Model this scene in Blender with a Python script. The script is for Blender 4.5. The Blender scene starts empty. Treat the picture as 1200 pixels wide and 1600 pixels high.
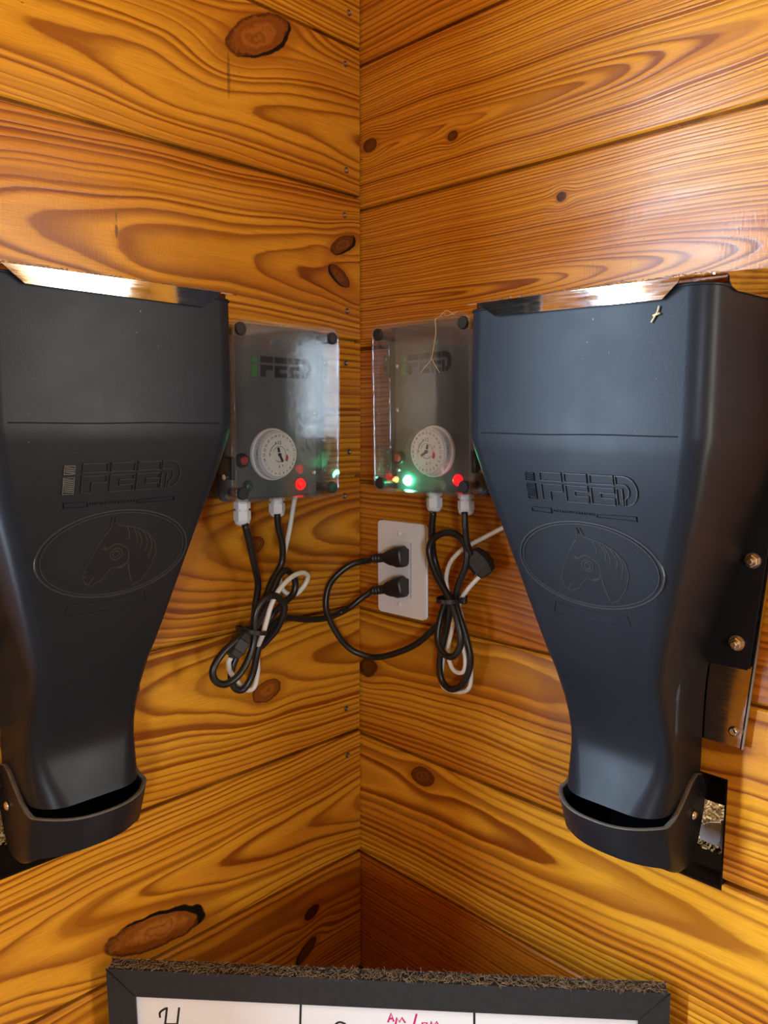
import bpy, bmesh, math, random
from mathutils import Vector, Matrix
R = math.radians
S = bpy.context.scene
COL = S.collection
G = {'BOARD': [(0.0107, -0.3621, -0.5518), (0.4346, -0.0075, -0.5401)],
 'CAM': {'f': 1226.16, 'fw': [-0.70008, 0.70454, -0.11621], 'loc': (0.7361, -0.6985, 0.0002), 'up': [-0.08382, 0.08053, 0.99322]},
 'INK': [[(-0.2252, -0.0533), (-0.225, -0.0477), (-0.2207, -0.0439), (-0.2173, -0.0423)],
         [(-0.2173, -0.0416), (-0.2202, -0.0602), (-0.2234, -0.0817)], [(-0.2046, -0.041), (-0.2075, -0.0595), (-0.2106, -0.081)],
         [(-0.2202, -0.0602), (-0.2075, -0.0595)],
         [(-0.0348, -0.0503), (-0.0406, -0.0485), (-0.0451, -0.0516), (-0.0473, -0.0593), (-0.0442, -0.0661), (-0.0352, -0.0656)]],
 'MAG': [[(0.0075, -0.046), (0.0108, -0.0362), (0.0132, -0.045)], [(0.0088, -0.0425), (0.0126, -0.0416)],
         [(0.0151, -0.0477), (0.0164, -0.0407), (0.0189, -0.0454), (0.0215, -0.0404), (0.0246, -0.0458)], [(0.0361, -0.0356), (0.0328, -0.0488)],
         [(0.0403, -0.0546), (0.0417, -0.0449), (0.0461, -0.0447), (0.046, -0.0495), (0.0416, -0.0497)],
         [(0.0492, -0.05), (0.0505, -0.043), (0.053, -0.0477), (0.0556, -0.0428), (0.058, -0.0481)]],
 'RULE': [[(-0.0793, -0.0284), (-0.0807, -0.0528)], [(0.0926, -0.0265), (0.0925, -0.0456)]],
 'bars': [(-0.0434, 0.0546), (-0.0247, 0.0549), (-0.0243, 0.0588), (-0.0431, 0.0584), (0.0167, 0.0563), (0.0499, 0.0554), (0.0503, 0.0589),
          (0.017, 0.0586)],
 'conL': [(0.05, -0.2186, -0.227), (0.05, -0.2288, -0.2391), (0.05, -0.2372, -0.25)],
 'conR': [(0.2063, -0.03, -0.141), (0.2195, -0.024, -0.1543), (0.2236, -0.02, -0.1663)],
 'conRx': (0.2343, -0.022, -0.1512),
 'cordL': [(0.062, -0.2254, -0.1085), (0.056, -0.2159, -0.1291), (0.046, -0.2026, -0.1576), (0.036, -0.1915, -0.1799), (0.03, -0.1911, -0.2048),
           (0.03, -0.1969, -0.233), (0.028, -0.2113, -0.2524), (0.026, -0.2223, -0.2759), (0.026, -0.2185, -0.2943), (0.027, -0.2074, -0.299),
           (0.03, -0.1971, -0.2845), (0.034, -0.1915, -0.2553), (0.036, -0.181, -0.2275), (0.038, -0.1606, -0.2085), (0.038, -0.1438, -0.1986),
           (0.038, -0.1408, -0.184), (0.038, -0.1509, -0.1707), (0.04, -0.1634, -0.1724), (0.043, -0.1776, -0.1903), (0.05, -0.2051, -0.2225),
           (0.052, -0.2234, -0.2285), (0.053, -0.2486, -0.2413), (0.053, -0.2623, -0.2569), (0.053, -0.2603, -0.2697), (0.053, -0.2479, -0.2769),
           (0.053, -0.2316, -0.2716), (0.053, -0.218, -0.2563), (0.053, -0.2101, -0.2366), (0.054, -0.2086, -0.2084), (0.055, -0.198, -0.1937),
           (0.055, -0.1824, -0.192), (0.054, -0.1703, -0.2028), (0.052, -0.1689, -0.2143), (0.042, -0.1705, -0.2335), (0.03, -0.1751, -0.2483),
           (0.022, -0.1783, -0.2568)],
 'cordL2': [(0.042, -0.1683, -0.1035), (0.04, -0.1653, -0.1198), (0.036, -0.1571, -0.1392), (0.033, -0.156, -0.1618), (0.034, -0.1716, -0.1816),
            (0.04, -0.187, -0.2002), (0.046, -0.2003, -0.2148), (0.05, -0.2102, -0.2265)],
 'cordL_tail': [(0.028, -0.1915, -0.2543), (0.028, -0.1826, -0.2472), (0.026, -0.1655, -0.2345), (0.02, -0.1423, -0.2307), (0.018, -0.1068, -0.2391),
                (0.022, -0.0818, -0.2413), (0.018, -0.055, -0.2403), (0.0307, -0.047, -0.2312), (0.0386, -0.038, -0.2216),
                (0.0446, -0.026, -0.2136)],
 'cordR': [(0.1614, -0.042, -0.1015), (0.1545, -0.036, -0.123), (0.1456, -0.022, -0.1567), (0.1614, -0.024, -0.1879), (0.1738, -0.026, -0.2042),
           (0.1643, -0.022, -0.2404), (0.1527, -0.018, -0.278), (0.1543, -0.016, -0.3029), (0.1699, -0.017, -0.3104), (0.1903, -0.02, -0.2971),
           (0.2015, -0.022, -0.27), (0.1962, -0.024, -0.2412), (0.1866, -0.03, -0.2051), (0.1922, -0.034, -0.1818), (0.2051, -0.036, -0.1546),
           (0.2029, -0.036, -0.1337), (0.1874, -0.036, -0.124), (0.1689, -0.036, -0.1259), (0.1537, -0.036, -0.1363), (0.1519, -0.037, -0.1511),
           (0.1637, -0.038, -0.1745), (0.1855, -0.04, -0.1985), (0.1995, -0.042, -0.2225), (0.2035, -0.042, -0.2434), (0.1938, -0.042, -0.26),
           (0.1789, -0.041, -0.2612), (0.1675, -0.039, -0.2477), (0.1658, -0.033, -0.223), (0.1658, -0.02, -0.1991)],
 'cordR2': [(0.2086, -0.045, -0.0973), (0.209, -0.044, -0.1147), (0.2088, -0.04, -0.1325), (0.2095, -0.034, -0.1444)],
 'cordR_tail': [(0.1705, -0.022, -0.2055), (0.1566, -0.02, -0.2293), (0.1255, -0.024, -0.2616), (0.0944, -0.03, -0.2803), (0.0651, -0.036, -0.291),
                (0.0469, -0.046, -0.2887), (0.0367, -0.056, -0.2806), (0.0301, -0.066, -0.2661), (0.0237, -0.076, -0.2436), (0.0213, -0.08, -0.2249),
                (0.0205, -0.075, -0.2042), (0.0235, -0.065, -0.1907), (0.0327, -0.052, -0.1784), (0.0396, -0.04, -0.1742),
                (0.0434, -0.026, -0.1739)],
 'ellipse': [(-0.062, 0.099), (-0.0053, 0.0631), (0.067, 0.1087), (-0.0096, 0.1399), (-0.0006, 0.1018)],
 'eye': [(0.0031, 0.1019)],
 'eyebrow': [(-0.0084, 0.0951), (-0.0061, 0.0973), (-0.0033, 0.0958)],
 'horse': [(-0.0002, 0.0696), (0.0027, 0.0762), (0.0098, 0.0779), (0.0195, 0.0804), (0.0297, 0.0863), (0.037, 0.0949), (0.0389, 0.105),
           (0.0354, 0.1175), (0.0279, 0.1294), (0.0209, 0.1323), (0.0179, 0.1258), (0.0156, 0.1176), (0.0139, 0.1119), (0.0082, 0.1149),
           (0.001, 0.1135), (-0.0027, 0.1172), (-0.0075, 0.1238), (-0.0118, 0.1256), (-0.0161, 0.1278), (-0.0198, 0.126), (-0.023, 0.1213),
           (-0.0233, 0.1165), (-0.0212, 0.1103), (-0.0131, 0.0927), (-0.0077, 0.0837), (-0.0042, 0.0798), (-0.0033, 0.0743), (-0.0032, 0.0697),
           (-0.0012, 0.0751)],
 'jaw': [(-0.0076, 0.0943), (-0.0047, 0.0965), (-0.0013, 0.0941), (0.0031, 0.0928), (0.0089, 0.0954), (0.0135, 0.0998), (0.0145, 0.1077),
         (0.0116, 0.1121), (0.0062, 0.1143)],
 'letters': [(-0.0451, 0.023), (-0.0354, 0.0231), (-0.044, 0.0468), (-0.0333, 0.0475), (-0.033, 0.0218), (0.0491, 0.0233), (-0.0309, 0.0468),
             (0.0459, 0.0437)],
 'mane': [[(0.0103, 0.0785), (0.0128, 0.0844), (0.013, 0.0902)], [(0.0166, 0.0805), (0.0204, 0.0891), (0.0201, 0.0949)],
          [(0.0196, 0.0818), (0.0245, 0.0915), (0.0237, 0.0972)], [(0.0252, 0.0839), (0.0303, 0.0941), (0.0286, 0.1017)],
          [(0.0298, 0.0873), (0.0345, 0.0966), (0.0324, 0.1091)]],
 'mouth': [(-0.018, 0.1263), (-0.0157, 0.1225), (-0.0133, 0.12)],
 'neck': [(0.0146, 0.1096), (0.016, 0.1177), (0.0191, 0.128), (0.0209, 0.1327)],
 'nost': [(-0.0223, 0.118), (-0.0207, 0.1198)],
 'tag': [(-0.0225, 0.0563), (0.0169, 0.0576)],
 'tieL': (0.042, -0.2062, -0.2288),
 'tieR': (0.1799, -0.03, -0.1996),
 'underbar': [(-0.0336, 0.15), (-0.0307, 0.1419), (0.0001, 0.1456), (0.0362, 0.1409), (0.0403, 0.1499), (0.0086, 0.1552)],
 'whiteL': [(0.012, -0.1158, -0.0853), (0.012, -0.1197, -0.0942), (0.015, -0.1303, -0.1294), (0.02, -0.1431, -0.1576), (0.024, -0.1521, -0.1822),
            (0.03, -0.1496, -0.1967), (0.034, -0.1369, -0.2003), (0.036, -0.125, -0.1912), (0.04, -0.1234, -0.1802), (0.044, -0.1352, -0.1742),
            (0.048, -0.1543, -0.1762), (0.052, -0.1747, -0.1871), (0.052, -0.1855, -0.202), (0.052, -0.191, -0.2154), (0.048, -0.1944, -0.2336),
            (0.03, -0.1895, -0.2565), (0.016, -0.179, -0.2844), (0.012, -0.181, -0.3055), (0.012, -0.1917, -0.3074), (0.02, -0.2092, -0.2921),
            (0.034, -0.2285, -0.2726), (0.044, -0.2373, -0.2583), (0.048, -0.2375, -0.2517)],
 'whiteR': [(0.2527, -0.02, -0.1092), (0.2403, -0.02, -0.1139), (0.2208, -0.022, -0.1247), (0.2005, -0.024, -0.136), (0.1836, -0.022, -0.1461),
            (0.1664, -0.018, -0.162), (0.1593, -0.016, -0.1819), (0.1627, -0.015, -0.2041), (0.1587, -0.012, -0.2395), (0.1508, -0.01, -0.2802),
            (0.1492, -0.01, -0.3087), (0.162, -0.011, -0.3154), (0.1912, -0.014, -0.3066), (0.1979, -0.016, -0.2834), (0.1933, -0.018, -0.2504),
            (0.1828, -0.022, -0.2108), (0.1722, -0.02, -0.2392), (0.1669, -0.02, -0.2668), (0.1757, -0.021, -0.2844), (0.1907, -0.022, -0.2837),
            (0.1941, -0.022, -0.268), (0.1852, -0.022, -0.2363), (0.1862, -0.025, -0.206), (0.1986, -0.026, -0.187), (0.2102, -0.024, -0.1733),
            (0.219, -0.022, -0.1638)]}

# ------------------------------------------------------------------ camera, world, lights, exposure
cd = bpy.data.cameras.new('camera'); cam = bpy.data.objects.new('camera', cd); COL.objects.link(cam)
cd.sensor_fit = 'VERTICAL'; cd.sensor_height = 24.0; cd.lens = G['CAM']['f'] / 1600 * 24.0
cd.clip_start = 0.01
_f = Vector(G['CAM']['fw']).normalized(); _u = Vector(G['CAM']['up']); _r = _f.cross(_u).normalized(); _u = _r.cross(_f)
cam.matrix_world = Matrix(((_r.x, _u.x, -_f.x, G['CAM']['loc'][0]), (_r.y, _u.y, -_f.y, G['CAM']['loc'][1]),
                           (_r.z, _u.z, -_f.z, G['CAM']['loc'][2]), (0, 0, 0, 1)))
S.camera = cam
wd = bpy.data.worlds.new('sky'); S.world = wd; wd.use_nodes = True
wd.node_tree.nodes['Background'].inputs[0].default_value = (0.55, 0.75, 1.0, 1)
wd.node_tree.nodes['Background'].inputs[1].default_value = 1.0
S.view_settings.view_transform = 'Standard'; S.view_settings.look = 'None'
S.view_settings.gamma = 1.0; S.view_settings.use_curve_mapping = False
S.view_settings.exposure = 0.30
S.cycles.use_denoising = True
S.cycles.max_bounces = 8; S.cycles.transparent_max_bounces = 16

def area(name, loc, rot, sx, sy, power, col, spread=180):
    l = bpy.data.lights.new(name, 'AREA'); l.shape = 'RECTANGLE'; l.size = sx; l.size_y = sy
    l.energy = power; l.color = col; l.spread = R(spread)
    o = bpy.data.objects.new(name, l); COL.objects.link(o); o.location = loc; o.rotation_euler = rot
    return o
# daylight entering: a tall narrow opening in the left wall, a window in the right wall, a bright window in the far wall
area('daylight_narrow_opening', (-0.008, -0.935, 0.03), (0, R(-90), 0), 1.12, 0.085, 56, (0.56, 0.77, 1.0))
area('daylight_side_window', (1.32, 0.015, 0.0), (R(-90), 0, 0), 0.9, 0.80, 27, (1.0, 0.97, 0.90))
area('daylight_far_window', (2.97, -2.55, 0.18), (0, R(90), 0), 0.54, 0.40, 52, (0.72, 0.88, 1.0))

# ------------------------------------------------------------------ helpers
def link(name, me, mat=None, parent=None):
    o = bpy.data.objects.new(name, me); COL.objects.link(o)
    if mat is not None: me.materials.append(mat)
    if parent is not None: o.parent = parent
    return o
def obj(name, bm, mat=None, parent=None, smooth=False, kind=None, autosmooth=None):
    bmesh.ops.recalc_face_normals(bm, faces=bm.faces[:])
    me = bpy.data.meshes.new(name); bm.to_mesh(me); bm.free()
    if smooth or autosmooth:
        for pl in me.polygons: pl.use_smooth = True
    o = link(name, me, mat, parent)
    if autosmooth: me.set_sharp_from_angle(angle=R(autosmooth))
    if kind: o['kind'] = kind
    return o
def thing(name, label, cat, loc=(0, 0, 0), rot=(0, 0, 0), group=None):
    o = bpy.data.objects.new(name, None); COL.objects.link(o)
    o.location = loc; o.rotation_euler = rot; o.empty_display_size = .02
    o['label'] = label; o['category'] = cat
    if group: o['group'] = group
    return o
def struct(name):
    o = bpy.data.objects.new(name, None); COL.objects.link(o); o['kind'] = 'structure'; return o
def B(): return bmesh.new()
def box(bm, x0, x1, y0, y1, z0, z1):
    v = [bm.verts.new((x, y, z)) for x in (x0, x1) for y in (y0, y1) for z in (z0, z1)]
    for f in ((0, 1, 3, 2), (4, 6, 7, 5), (0, 4, 5, 1), (2, 3, 7, 6), (0, 2, 6, 4), (1, 5, 7, 3)):
        bm.faces.new([v[i] for i in f])
    return v
def prism(bm, pts, d0, d1, axis='y'):
    """extrude a 2D outline: axis y -> pts are (x,z); axis x -> pts are (y,z); axis z -> pts are (x,y)"""
    mk = {'y': lambda a, b, d: (a, d, b), 'x': lambda a, b, d: (d, a, b), 'z': lambda a, b, d: (a, b, d)}[axis]
    A = [bm.verts.new(mk(a, b, d0)) for a, b in pts]; C = [bm.verts.new(mk(a, b, d1)) for a, b in pts]
    n = len(pts)
    bm.faces.new(A); bm.faces.new(C[::-1])
    for i in range(n): bm.faces.new((A[i], A[(i + 1) % n], C[(i + 1) % n], C[i]))
    return A, C
def rrect(x0, x1, z0, z1, r, n=5):
    out = []
    for cx, cz, a0 in ((x1 - r, z1 - r, 0), (x0 + r, z1 - r, 90), (x0 + r, z0 + r, 180), (x1 - r, z0 + r, 270)):
        for i in range(n + 1):
            a = R(a0 + 90 * i / n); out.append((cx + r * math.cos(a), cz + r * math.sin(a)))
    return out
def bevel(bm, w, seg=2, ang=30, edges=None):
    bm.normal_update()
    if edges is None:
        edges = [e for e in bm.edges if len(e.link_faces) == 2 and e.calc_face_angle(0) > R(ang)]
    bmesh.ops.bevel(bm, geom=edges, offset=w, segments=seg, affect='EDGES', profile=.5)
def spline(pts, step=6):
    P = [Vector(p) for p in pts]; out = []
    for i in range(len(P) - 1):
        p0 = P[i - 1] if i else P[0] * 2 - P[1]; p1, p2 = P[i], P[i + 1]
        p3 = P[i + 2] if i + 2 < len(P) else P[-1] * 2 - P[-2]
        # centripetal-ish catmull-rom
        for k in range(step):
            t = k / step
            out.append(0.5 * ((2 * p1) + (p2 - p0) * t + (2 * p0 - 5 * p1 + 4 * p2 - p3) * t * t + (3 * p1 - p0 - 3 * p2 + p3) * t ** 3))
    out.append(P[-1]); return out
def tube(bm, pts, r, n=10, caps=True, flat=1.0, closed=False, nrm=None):
    P = [Vector(p) for p in pts]; m = len(P)
    rad = r if callable(r) else (lambda i: r)
    rings = []; up = None
    for i in range(m):
        t = (P[(i + 1) % m] - P[i - 1]) if closed else (P[min(i + 1, m - 1)] - P[max(i - 1, 0)])
        t.normalize()
        if nrm is not None: up = Vector(nrm)
        elif up is None: up = Vector((0, 0, 1)) if abs(t.z) < .9 else Vector((1, 0, 0))
        up = (up - t * up.dot(t)).normalized(); s = t.cross(up)
        rr = rad(i)
        rings.append([bm.verts.new(P[i] + s * (rr * math.cos(2 * math.pi * k / n)) + up * (rr * flat * math.sin(2 * math.pi * k / n))) for k in range(n)])
    for i in range(m if closed else m - 1):
        a, b = rings[i], rings[(i + 1) % m]
        for k in range(n): bm.faces.new((a[k], a[(k + 1) % n], b[(k + 1) % n], b[k]))
    if caps and not closed: bm.faces.new(rings[0]); bm.faces.new(rings[-1][::-1])
def lathe(bm, prof, n=24, axis='y', c=(0, 0, 0), n_poly=None):
    """prof: list of (radius, along)"""
    rings = []
    for r, h in prof:
        ring = []
        for k in range(n):
            a = 2 * math.pi * (k + .5) / n; x, y = r * math.cos(a), r * math.sin(a)
            q = {'y': (x, h, y), 'z': (x, y, h), 'x': (h, x, y)}[axis]
            ring.append(bm.verts.new((c[0] + q[0], c[1] + q[1], c[2] + q[2])))
        rings.append(ring)
    for a, b in zip(rings, rings[1:]):
        for k in range(n): bm.faces.new((a[k], a[(k + 1) % n], b[(k + 1) % n], b[k]))
    bm.faces.new(rings[0]); bm.faces.new(rings[-1][::-1])
def text_bm(bm, s, x, z, size, y, depth=.0003, rot=0, align='CENTER', shear=0, bold=0.0, xs=1.0):
    cu = bpy.data.curves.new('t', 'FONT'); cu.body = s; cu.size = size; cu.align_x = align; cu.align_y = 'CENTER'
    cu.extrude = depth / 2; cu.shear = shear; cu.offset = bold; cu.resolution_u = 2
    o = bpy.data.objects.new('t', cu); COL.objects.link(o)
    dg = bpy.context.evaluated_depsgraph_get(); dg.update()
    me = bpy.data.meshes.new_from_object(o.evaluated_get(dg))
    M = Matrix.Translation((x, y, z)) @ Matrix.Rotation(rot, 4, 'Y') @ Matrix.Rotation(R(90), 4, 'X') @ Matrix.Diagonal((xs, 1, 1, 1))
    me.transform(M); bm.from_mesh(me)
    bpy.data.meshes.remove(me); bpy.data.objects.remove(o); bpy.data.curves.remove(cu)

# ------------------------------------------------------------------ materials
class NT:
    def __init__(s, name):
        s.m = bpy.data.materials.new(name); s.m.use_nodes = True; s.t = s.m.node_tree
        s.t.nodes.clear(); s.out = s.t.nodes.new('ShaderNodeOutputMaterial')
    def N(s, ty, **k):
        n = s.t.nodes.new(ty)
        for a, b in k.items(): setattr(n, a, b)
        return n
    def put(s, sock, v):
        if hasattr(v, 'is_linked') or isinstance(v, bpy.types.NodeSocket): s.t.links.new(v, sock)
        else: sock.default_value = v
    def M(s, op, *a, clamp=False):
        n = s.N('ShaderNodeMath', operation=op, use_clamp=clamp)
        for i, v in enumerate(a): s.put(n.inputs[i], v)
        return n.outputs[0]
    def V(s, x, y, z):
        n = s.N('ShaderNodeCombineXYZ')
        for i, v in enumerate((x, y, z)): s.put(n.inputs[i], v)
        return n.outputs[0]
    def noise(s, vec, scale=1, detail=2, rough=.5, dim='3D', w=None):
        n = s.N('ShaderNodeTexNoise', noise_dimensions=dim)
        if dim != '1D': s.put(n.inputs['Vector'], vec)
        if w is not None: s.put(n.inputs['W'], w)
        n.inputs['Scale'].default_value = scale; n.inputs['Detail'].default_value = detail; n.inputs['Roughness'].default_value = rough
        return n.outputs[0]
    def ramp(s, f, stops, interp='LINEAR'):
        n = s.N('ShaderNodeValToRGB'); r = n.color_ramp; r.interpolation = interp
        while len(r.elements) > 1: r.elements.remove(r.elements[-1])
        r.elements[0].position = stops[0][0]; r.elements[0].color = stops[0][1]
        for p, c in stops[1:]:
            e = r.elements.new(p); e.color = c
        s.put(n.inputs[0], f); return n.outputs[0]
    def mix(s, f, a, b, mode='MIX'):
        n = s.N('ShaderNodeMix', data_type='RGBA', blend_type=mode)
        s.put(n.inputs[0], f); s.put(n.inputs[6], a); s.put(n.inputs[7], b); return n.outputs[2]
    def schlick(s, f0):
        g = s.N('ShaderNodeNewGeometry'); d = s.N('ShaderNodeVectorMath', operation='DOT_PRODUCT')
        s.put(d.inputs[0], g.outputs['Incoming']); s.put(d.inputs[1], g.outputs['Normal'])
        return s.M('MULTIPLY_ADD', s.M('POWER', s.M('SUBTRACT', 1.0, s.M('ABSOLUTE', d.outputs['Value'])), 5.0), 1 - f0, f0)
    def sstep(s, v, a, b, o0=0.0, o1=1.0):
        n = s.N('ShaderNodeMapRange', interpolation_type='SMOOTHSTEP')
        s.put(n.inputs[0], v); n.inputs[1].default_value = a; n.inputs[2].default_value = b
        n.inputs[3].default_value = o0; n.inputs[4].default_value = o1; return n.outputs[0]
    def bsdf(s, color, rough=.5, metal=0, bump=None, bstr=.2, bdist=.001, spec=.5, **kw):
        p = s.N('ShaderNodeBsdfPrincipled')
        s.put(p.inputs['Base Color'], color); s.put(p.inputs['Roughness'], rough); s.put(p.inputs['Metallic'], metal)
        s.put(p.inputs['Specular IOR Level'], spec)
        for k, v in kw.items(): s.put(p.inputs[k.replace('_', ' ')], v)
        if bump is not None:
            b = s.N('ShaderNodeBump'); b.inputs['Strength'].default_value = bstr; b.inputs['Distance'].default_value = bdist
            s.put(b.inputs['Height'], bump); s.put(p.inputs['Normal'], b.outputs[0])
        s.t.links.new(p.outputs[0], s.out.inputs[0]); return p
def C4(r, g, b): return (r, g, b, 1)
def simple(name, col, rough=.5, metal=0, spec=.5, nscale=0, namp=.15, bump=0, bscale=400, **kw):
    n = NT(name); tc = n.N('ShaderNodeTexCoord').outputs['Object']
    c = C4(*col); bm_ = None
    if nscale:
        f = n.noise(tc, nscale, 4, .6)
        c = n.mix(f, C4(*[v * (1 - namp) for v in col]), C4(*[min(1, v * (1 + namp)) for v in col]))
    if bump: bm_ = n.noise(tc, bscale, 3, .6)
    n.bsdf(c, rough, metal, bm_, bump, spec=spec, **kw); return n.m

def pine(name, side, seed, zc, d0, slope, freq, knots=(), tint=.5, warp=.010, contrast=1.0, uc=0.0, curve=0.0, stains=()):
    """varnished knotty pine: growth rings cut by the plank's face; grain runs along the wall (u), rings bend round knots"""
    n = NT(name); M = n.M
    sep = n.N('ShaderNodeSeparateXYZ'); n.put(sep.inputs[0], n.N('ShaderNodeTexCoord').outputs['Object'])
    u = sep.outputs[0] if side == 'R' else M('MULTIPLY', sep.outputs[1], -1.0)
    z = sep.outputs[2]
    sd = seed * 7.31
    n1 = n.noise(n.V(M('MULTIPLY', u, 3.2), M('MULTIPLY', z, 5.0), sd), 1, 2)
    n2 = n.noise(n.V(M('MULTIPLY', u, 16), M('MULTIPLY', z, 55), sd + 3), 1, 3)
    zz = M('SUBTRACT', z, zc)
    zz = M('MULTIPLY_ADD', M('SUBTRACT', n1, .5), warp * 2.4, zz)
    kd = []
    for (uk, zk, ru, rz, ang, dark, crack) in knots:
        pu = M('SUBTRACT', u, uk); pz = M('SUBTRACT', z, zk); ca, sa = math.cos(R(ang)), math.sin(R(ang))
        a = M('ADD', M('MULTIPLY', pu, ca), M('MULTIPLY', pz, sa)); b = M('SUBTRACT', M('MULTIPLY', pz, ca), M('MULTIPLY', pu, sa))
        a = M('DIVIDE', a, ru); b = M('DIVIDE', b, rz)
        r2 = M('ADD', M('MULTIPLY', a, a), M('MULTIPLY', b, b))
        e = M('EXPONENT', M('MULTIPLY', r2, -.20))
        zz = M('SUBTRACT', zz, M('MULTIPLY', pz, M('MULTIPLY', e, .9)))
        kd.append((a, b, r2, dark, crack))
    du = M('SUBTRACT', u, uc)
    d = M('ADD', d0, M('MULTIPLY', du, slope))
    if curve: d = M('MULTIPLY_ADD', M('MULTIPLY', du, du), curve, d)
    d = M('MULTIPLY_ADD', M('SUBTRACT', n.noise(None, 2.6, 2, .5, '1D', M('ADD', u, sd)), .5), .012, d)
    q = M('MULTIPLY', M('SQRT', M('ADD', M('MULTIPLY', zz, zz), M('MULTIPLY', d, d))), freq)
    q = M('MULTIPLY_ADD', M('SUBTRACT', n2, .5), .38, q)
    q = M('MULTIPLY_ADD', n.noise(None, .9, 1, .5, '1D', M('ADD', q, sd)), 1.1, q)
    t = M('FRACT', q)
    f = n.ramp(t, [(0, C4(.28, .28, .28)), (.14, C4(0, 0, 0)), (.38, C4(.08, .08, .08)), (.62, C4(.58, .58, .58)), (.80, C4(1, 1, 1)), (.92, C4(1, 1, 1)), (1.0, C4(.28, .28, .28))])
    amp = n.sstep(n.noise(None, .33, 1, .5, '1D', M('ADD', q, sd + 5)), .28, .72, .62 * contrast, 1.05 * contrast)
    f = M('MULTIPLY', f, amp)
    fib = n.noise(n.V(M('MULTIPLY', u, 22), M('MULTIPLY', z, 900), sd), 1, 3, .65)
    band = n.sstep(n.noise(n.V(M('MULTIPLY', u, 1.6), M('MULTIPLY', z, 16), sd + 9), 1, 2), .40, .72)
    lo = n.mix(M('MULTIPLY_ADD', band, .75, (tint - .45) * .9, clamp=True), C4(.66, .300, .018), C4(.47, .142, .007))
    hi = n.mix(band, C4(.225, .056, .003), C4(.165, .033, .0018))
    col = n.mix(f, lo, hi)
    col = n.mix(M('MULTIPLY', M('SUBTRACT', fib, .42, clamp=True), 1.4), col, C4(.26, .075, .006))
    sp = n.sstep(n.noise(n.V(M('MULTIPLY', u, 120), M('MULTIPLY', z, 260), sd + 1), 1, 1), .79, .83)
    col = n.mix(M('MULTIPLY', sp, .7), col, C4(.06, .02, .004))
    kn = n.noise(n.V(M('MULTIPLY', u, 60), M('MULTIPLY', z, 60), sd), 1, 2)
    kn2 = n.noise(n.V(M('MULTIPLY', u, 260), M('MULTIPLY', z, 260), sd), 1, 2)
    for (a, b, r2, dark, crack) in kd:
        rw = M('MULTIPLY_ADD', M('SUBTRACT', kn, .5), .7, r2)
        rr = M('MULTIPLY_ADD', M('SUBTRACT', kn2, .5), .25, M('SQRT', M('MAXIMUM', rw, 0.0)))
        halo = n.sstep(rw, 1.0, 3.2, .55, 0.0)
        col = n.mix(halo, col, C4(.30, .085, .006))
        mask = n.sstep(rw, .92, 1.12, 1.0, 0.0)
        k1 = dark
        kc = n.ramp(rr, [(0, C4(.33 * k1, .105 * k1, .012 * k1)), (.25, C4(.22 * k1, .06 * k1, .007 * k1)), (.42, C4(.36 * k1, .115 * k1, .013 * k1)),
                         (.62, C4(.21 * k1, .055 * k1, .006 * k1)), (.82, C4(.24 * k1, .066 * k1, .007 * k1)), (.97, C4(.07, .018, .004))])
        col = n.mix(mask, col, kc)
        if crack:
            ca, cb, wd_ = crack
            a2 = M('SUBTRACT', a, ca); b2 = M('SUBTRACT', b, cb)
            s2 = M('ADD', M('MULTIPLY', a2, a2), M('MULTIPLY', b2, b2))
            cm = M('MULTIPLY', n.sstep(rw, .98, 1.16, 1.0, 0.0), n.sstep(M('MULTIPLY_ADD', M('SUBTRACT', kn, .5), .5, s2), wd_, wd_ + .12))
            col = n.mix(cm, col, C4(.006, .004, .003))
    for (us, zs, ru, rz, st) in stains:                    # drips and scuffs
        a = M('DIVIDE', M('SUBTRACT', u, us), ru); b = M('DIVIDE', M('SUBTRACT', z, zs), rz)
        sm = n.sstep(M('MULTIPLY_ADD', M('SUBTRACT', kn2, .5), 1.2, M('ADD', M('MULTIPLY', a, a), M('MULTIPLY', b, b))), .2, 1.2, st, 0.0)
        col = n.mix(sm, col, C4(.05, .028, .010))
    saw = n.noise(n.V(M('MULTIPLY', u, 520), M('MULTIPLY', z, 70), sd), 1, 2, .6)
    h = M('ADD', M('MULTIPLY', f, -.35), M('MULTIPLY', saw, .5)); h = M('ADD', h, M('MULTIPLY', fib, .4))
    rough = n.sstep(n.noise(n.V(M('MULTIPLY', u, 9), M('MULTIPLY', z, 30), sd), 1, 3), .3, .7, .22, .34)
    n.bsdf(col, rough, 0, h, .22, .0010, spec=.36)
    return n.m

def hopper_plastic():
    n = NT('charcoal_plastic'); tc = n.N('ShaderNodeTexCoord').outputs['Object']
    sc = n.noise(tc, 9, 5, .65)
    base = n.mix(sc, C4(.007, .008, .0105), C4(.013, .0145, .018))
    sp = n.sstep(n.noise(tc, 330, 1, .5), .785, .815)
    big = n.sstep(n.noise(tc, 14, 2, .5), .5, .7)
    base = n.mix(n.M('MULTIPLY', sp, big), base, C4(.22, .20, .17))
    rg = n.sstep(n.noise(tc, 22, 4, .6),   .3, .7, .36, .42)
    n.bsdf(base, rg, 0, n.noise(tc, 900, 2, .6), .10, .0006, spec=.15); return n.m
M_PLASTIC = hopper_plastic()
M_PLASTIC_D = simple('matte_emblem_plastic', (.0065, .007, .009), .42, spec=.2, nscale=20)
M_RIDGE = simple('ridge_glint', (.024, .024, .025), .33, spec=.4)  # lighter tone paints the glints on the raised outlines
M_WORN = simple('scuffed_plastic_edge', (.085, .074, .058), .7, nscale=120, namp=.5)
M_STEEL = None
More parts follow.
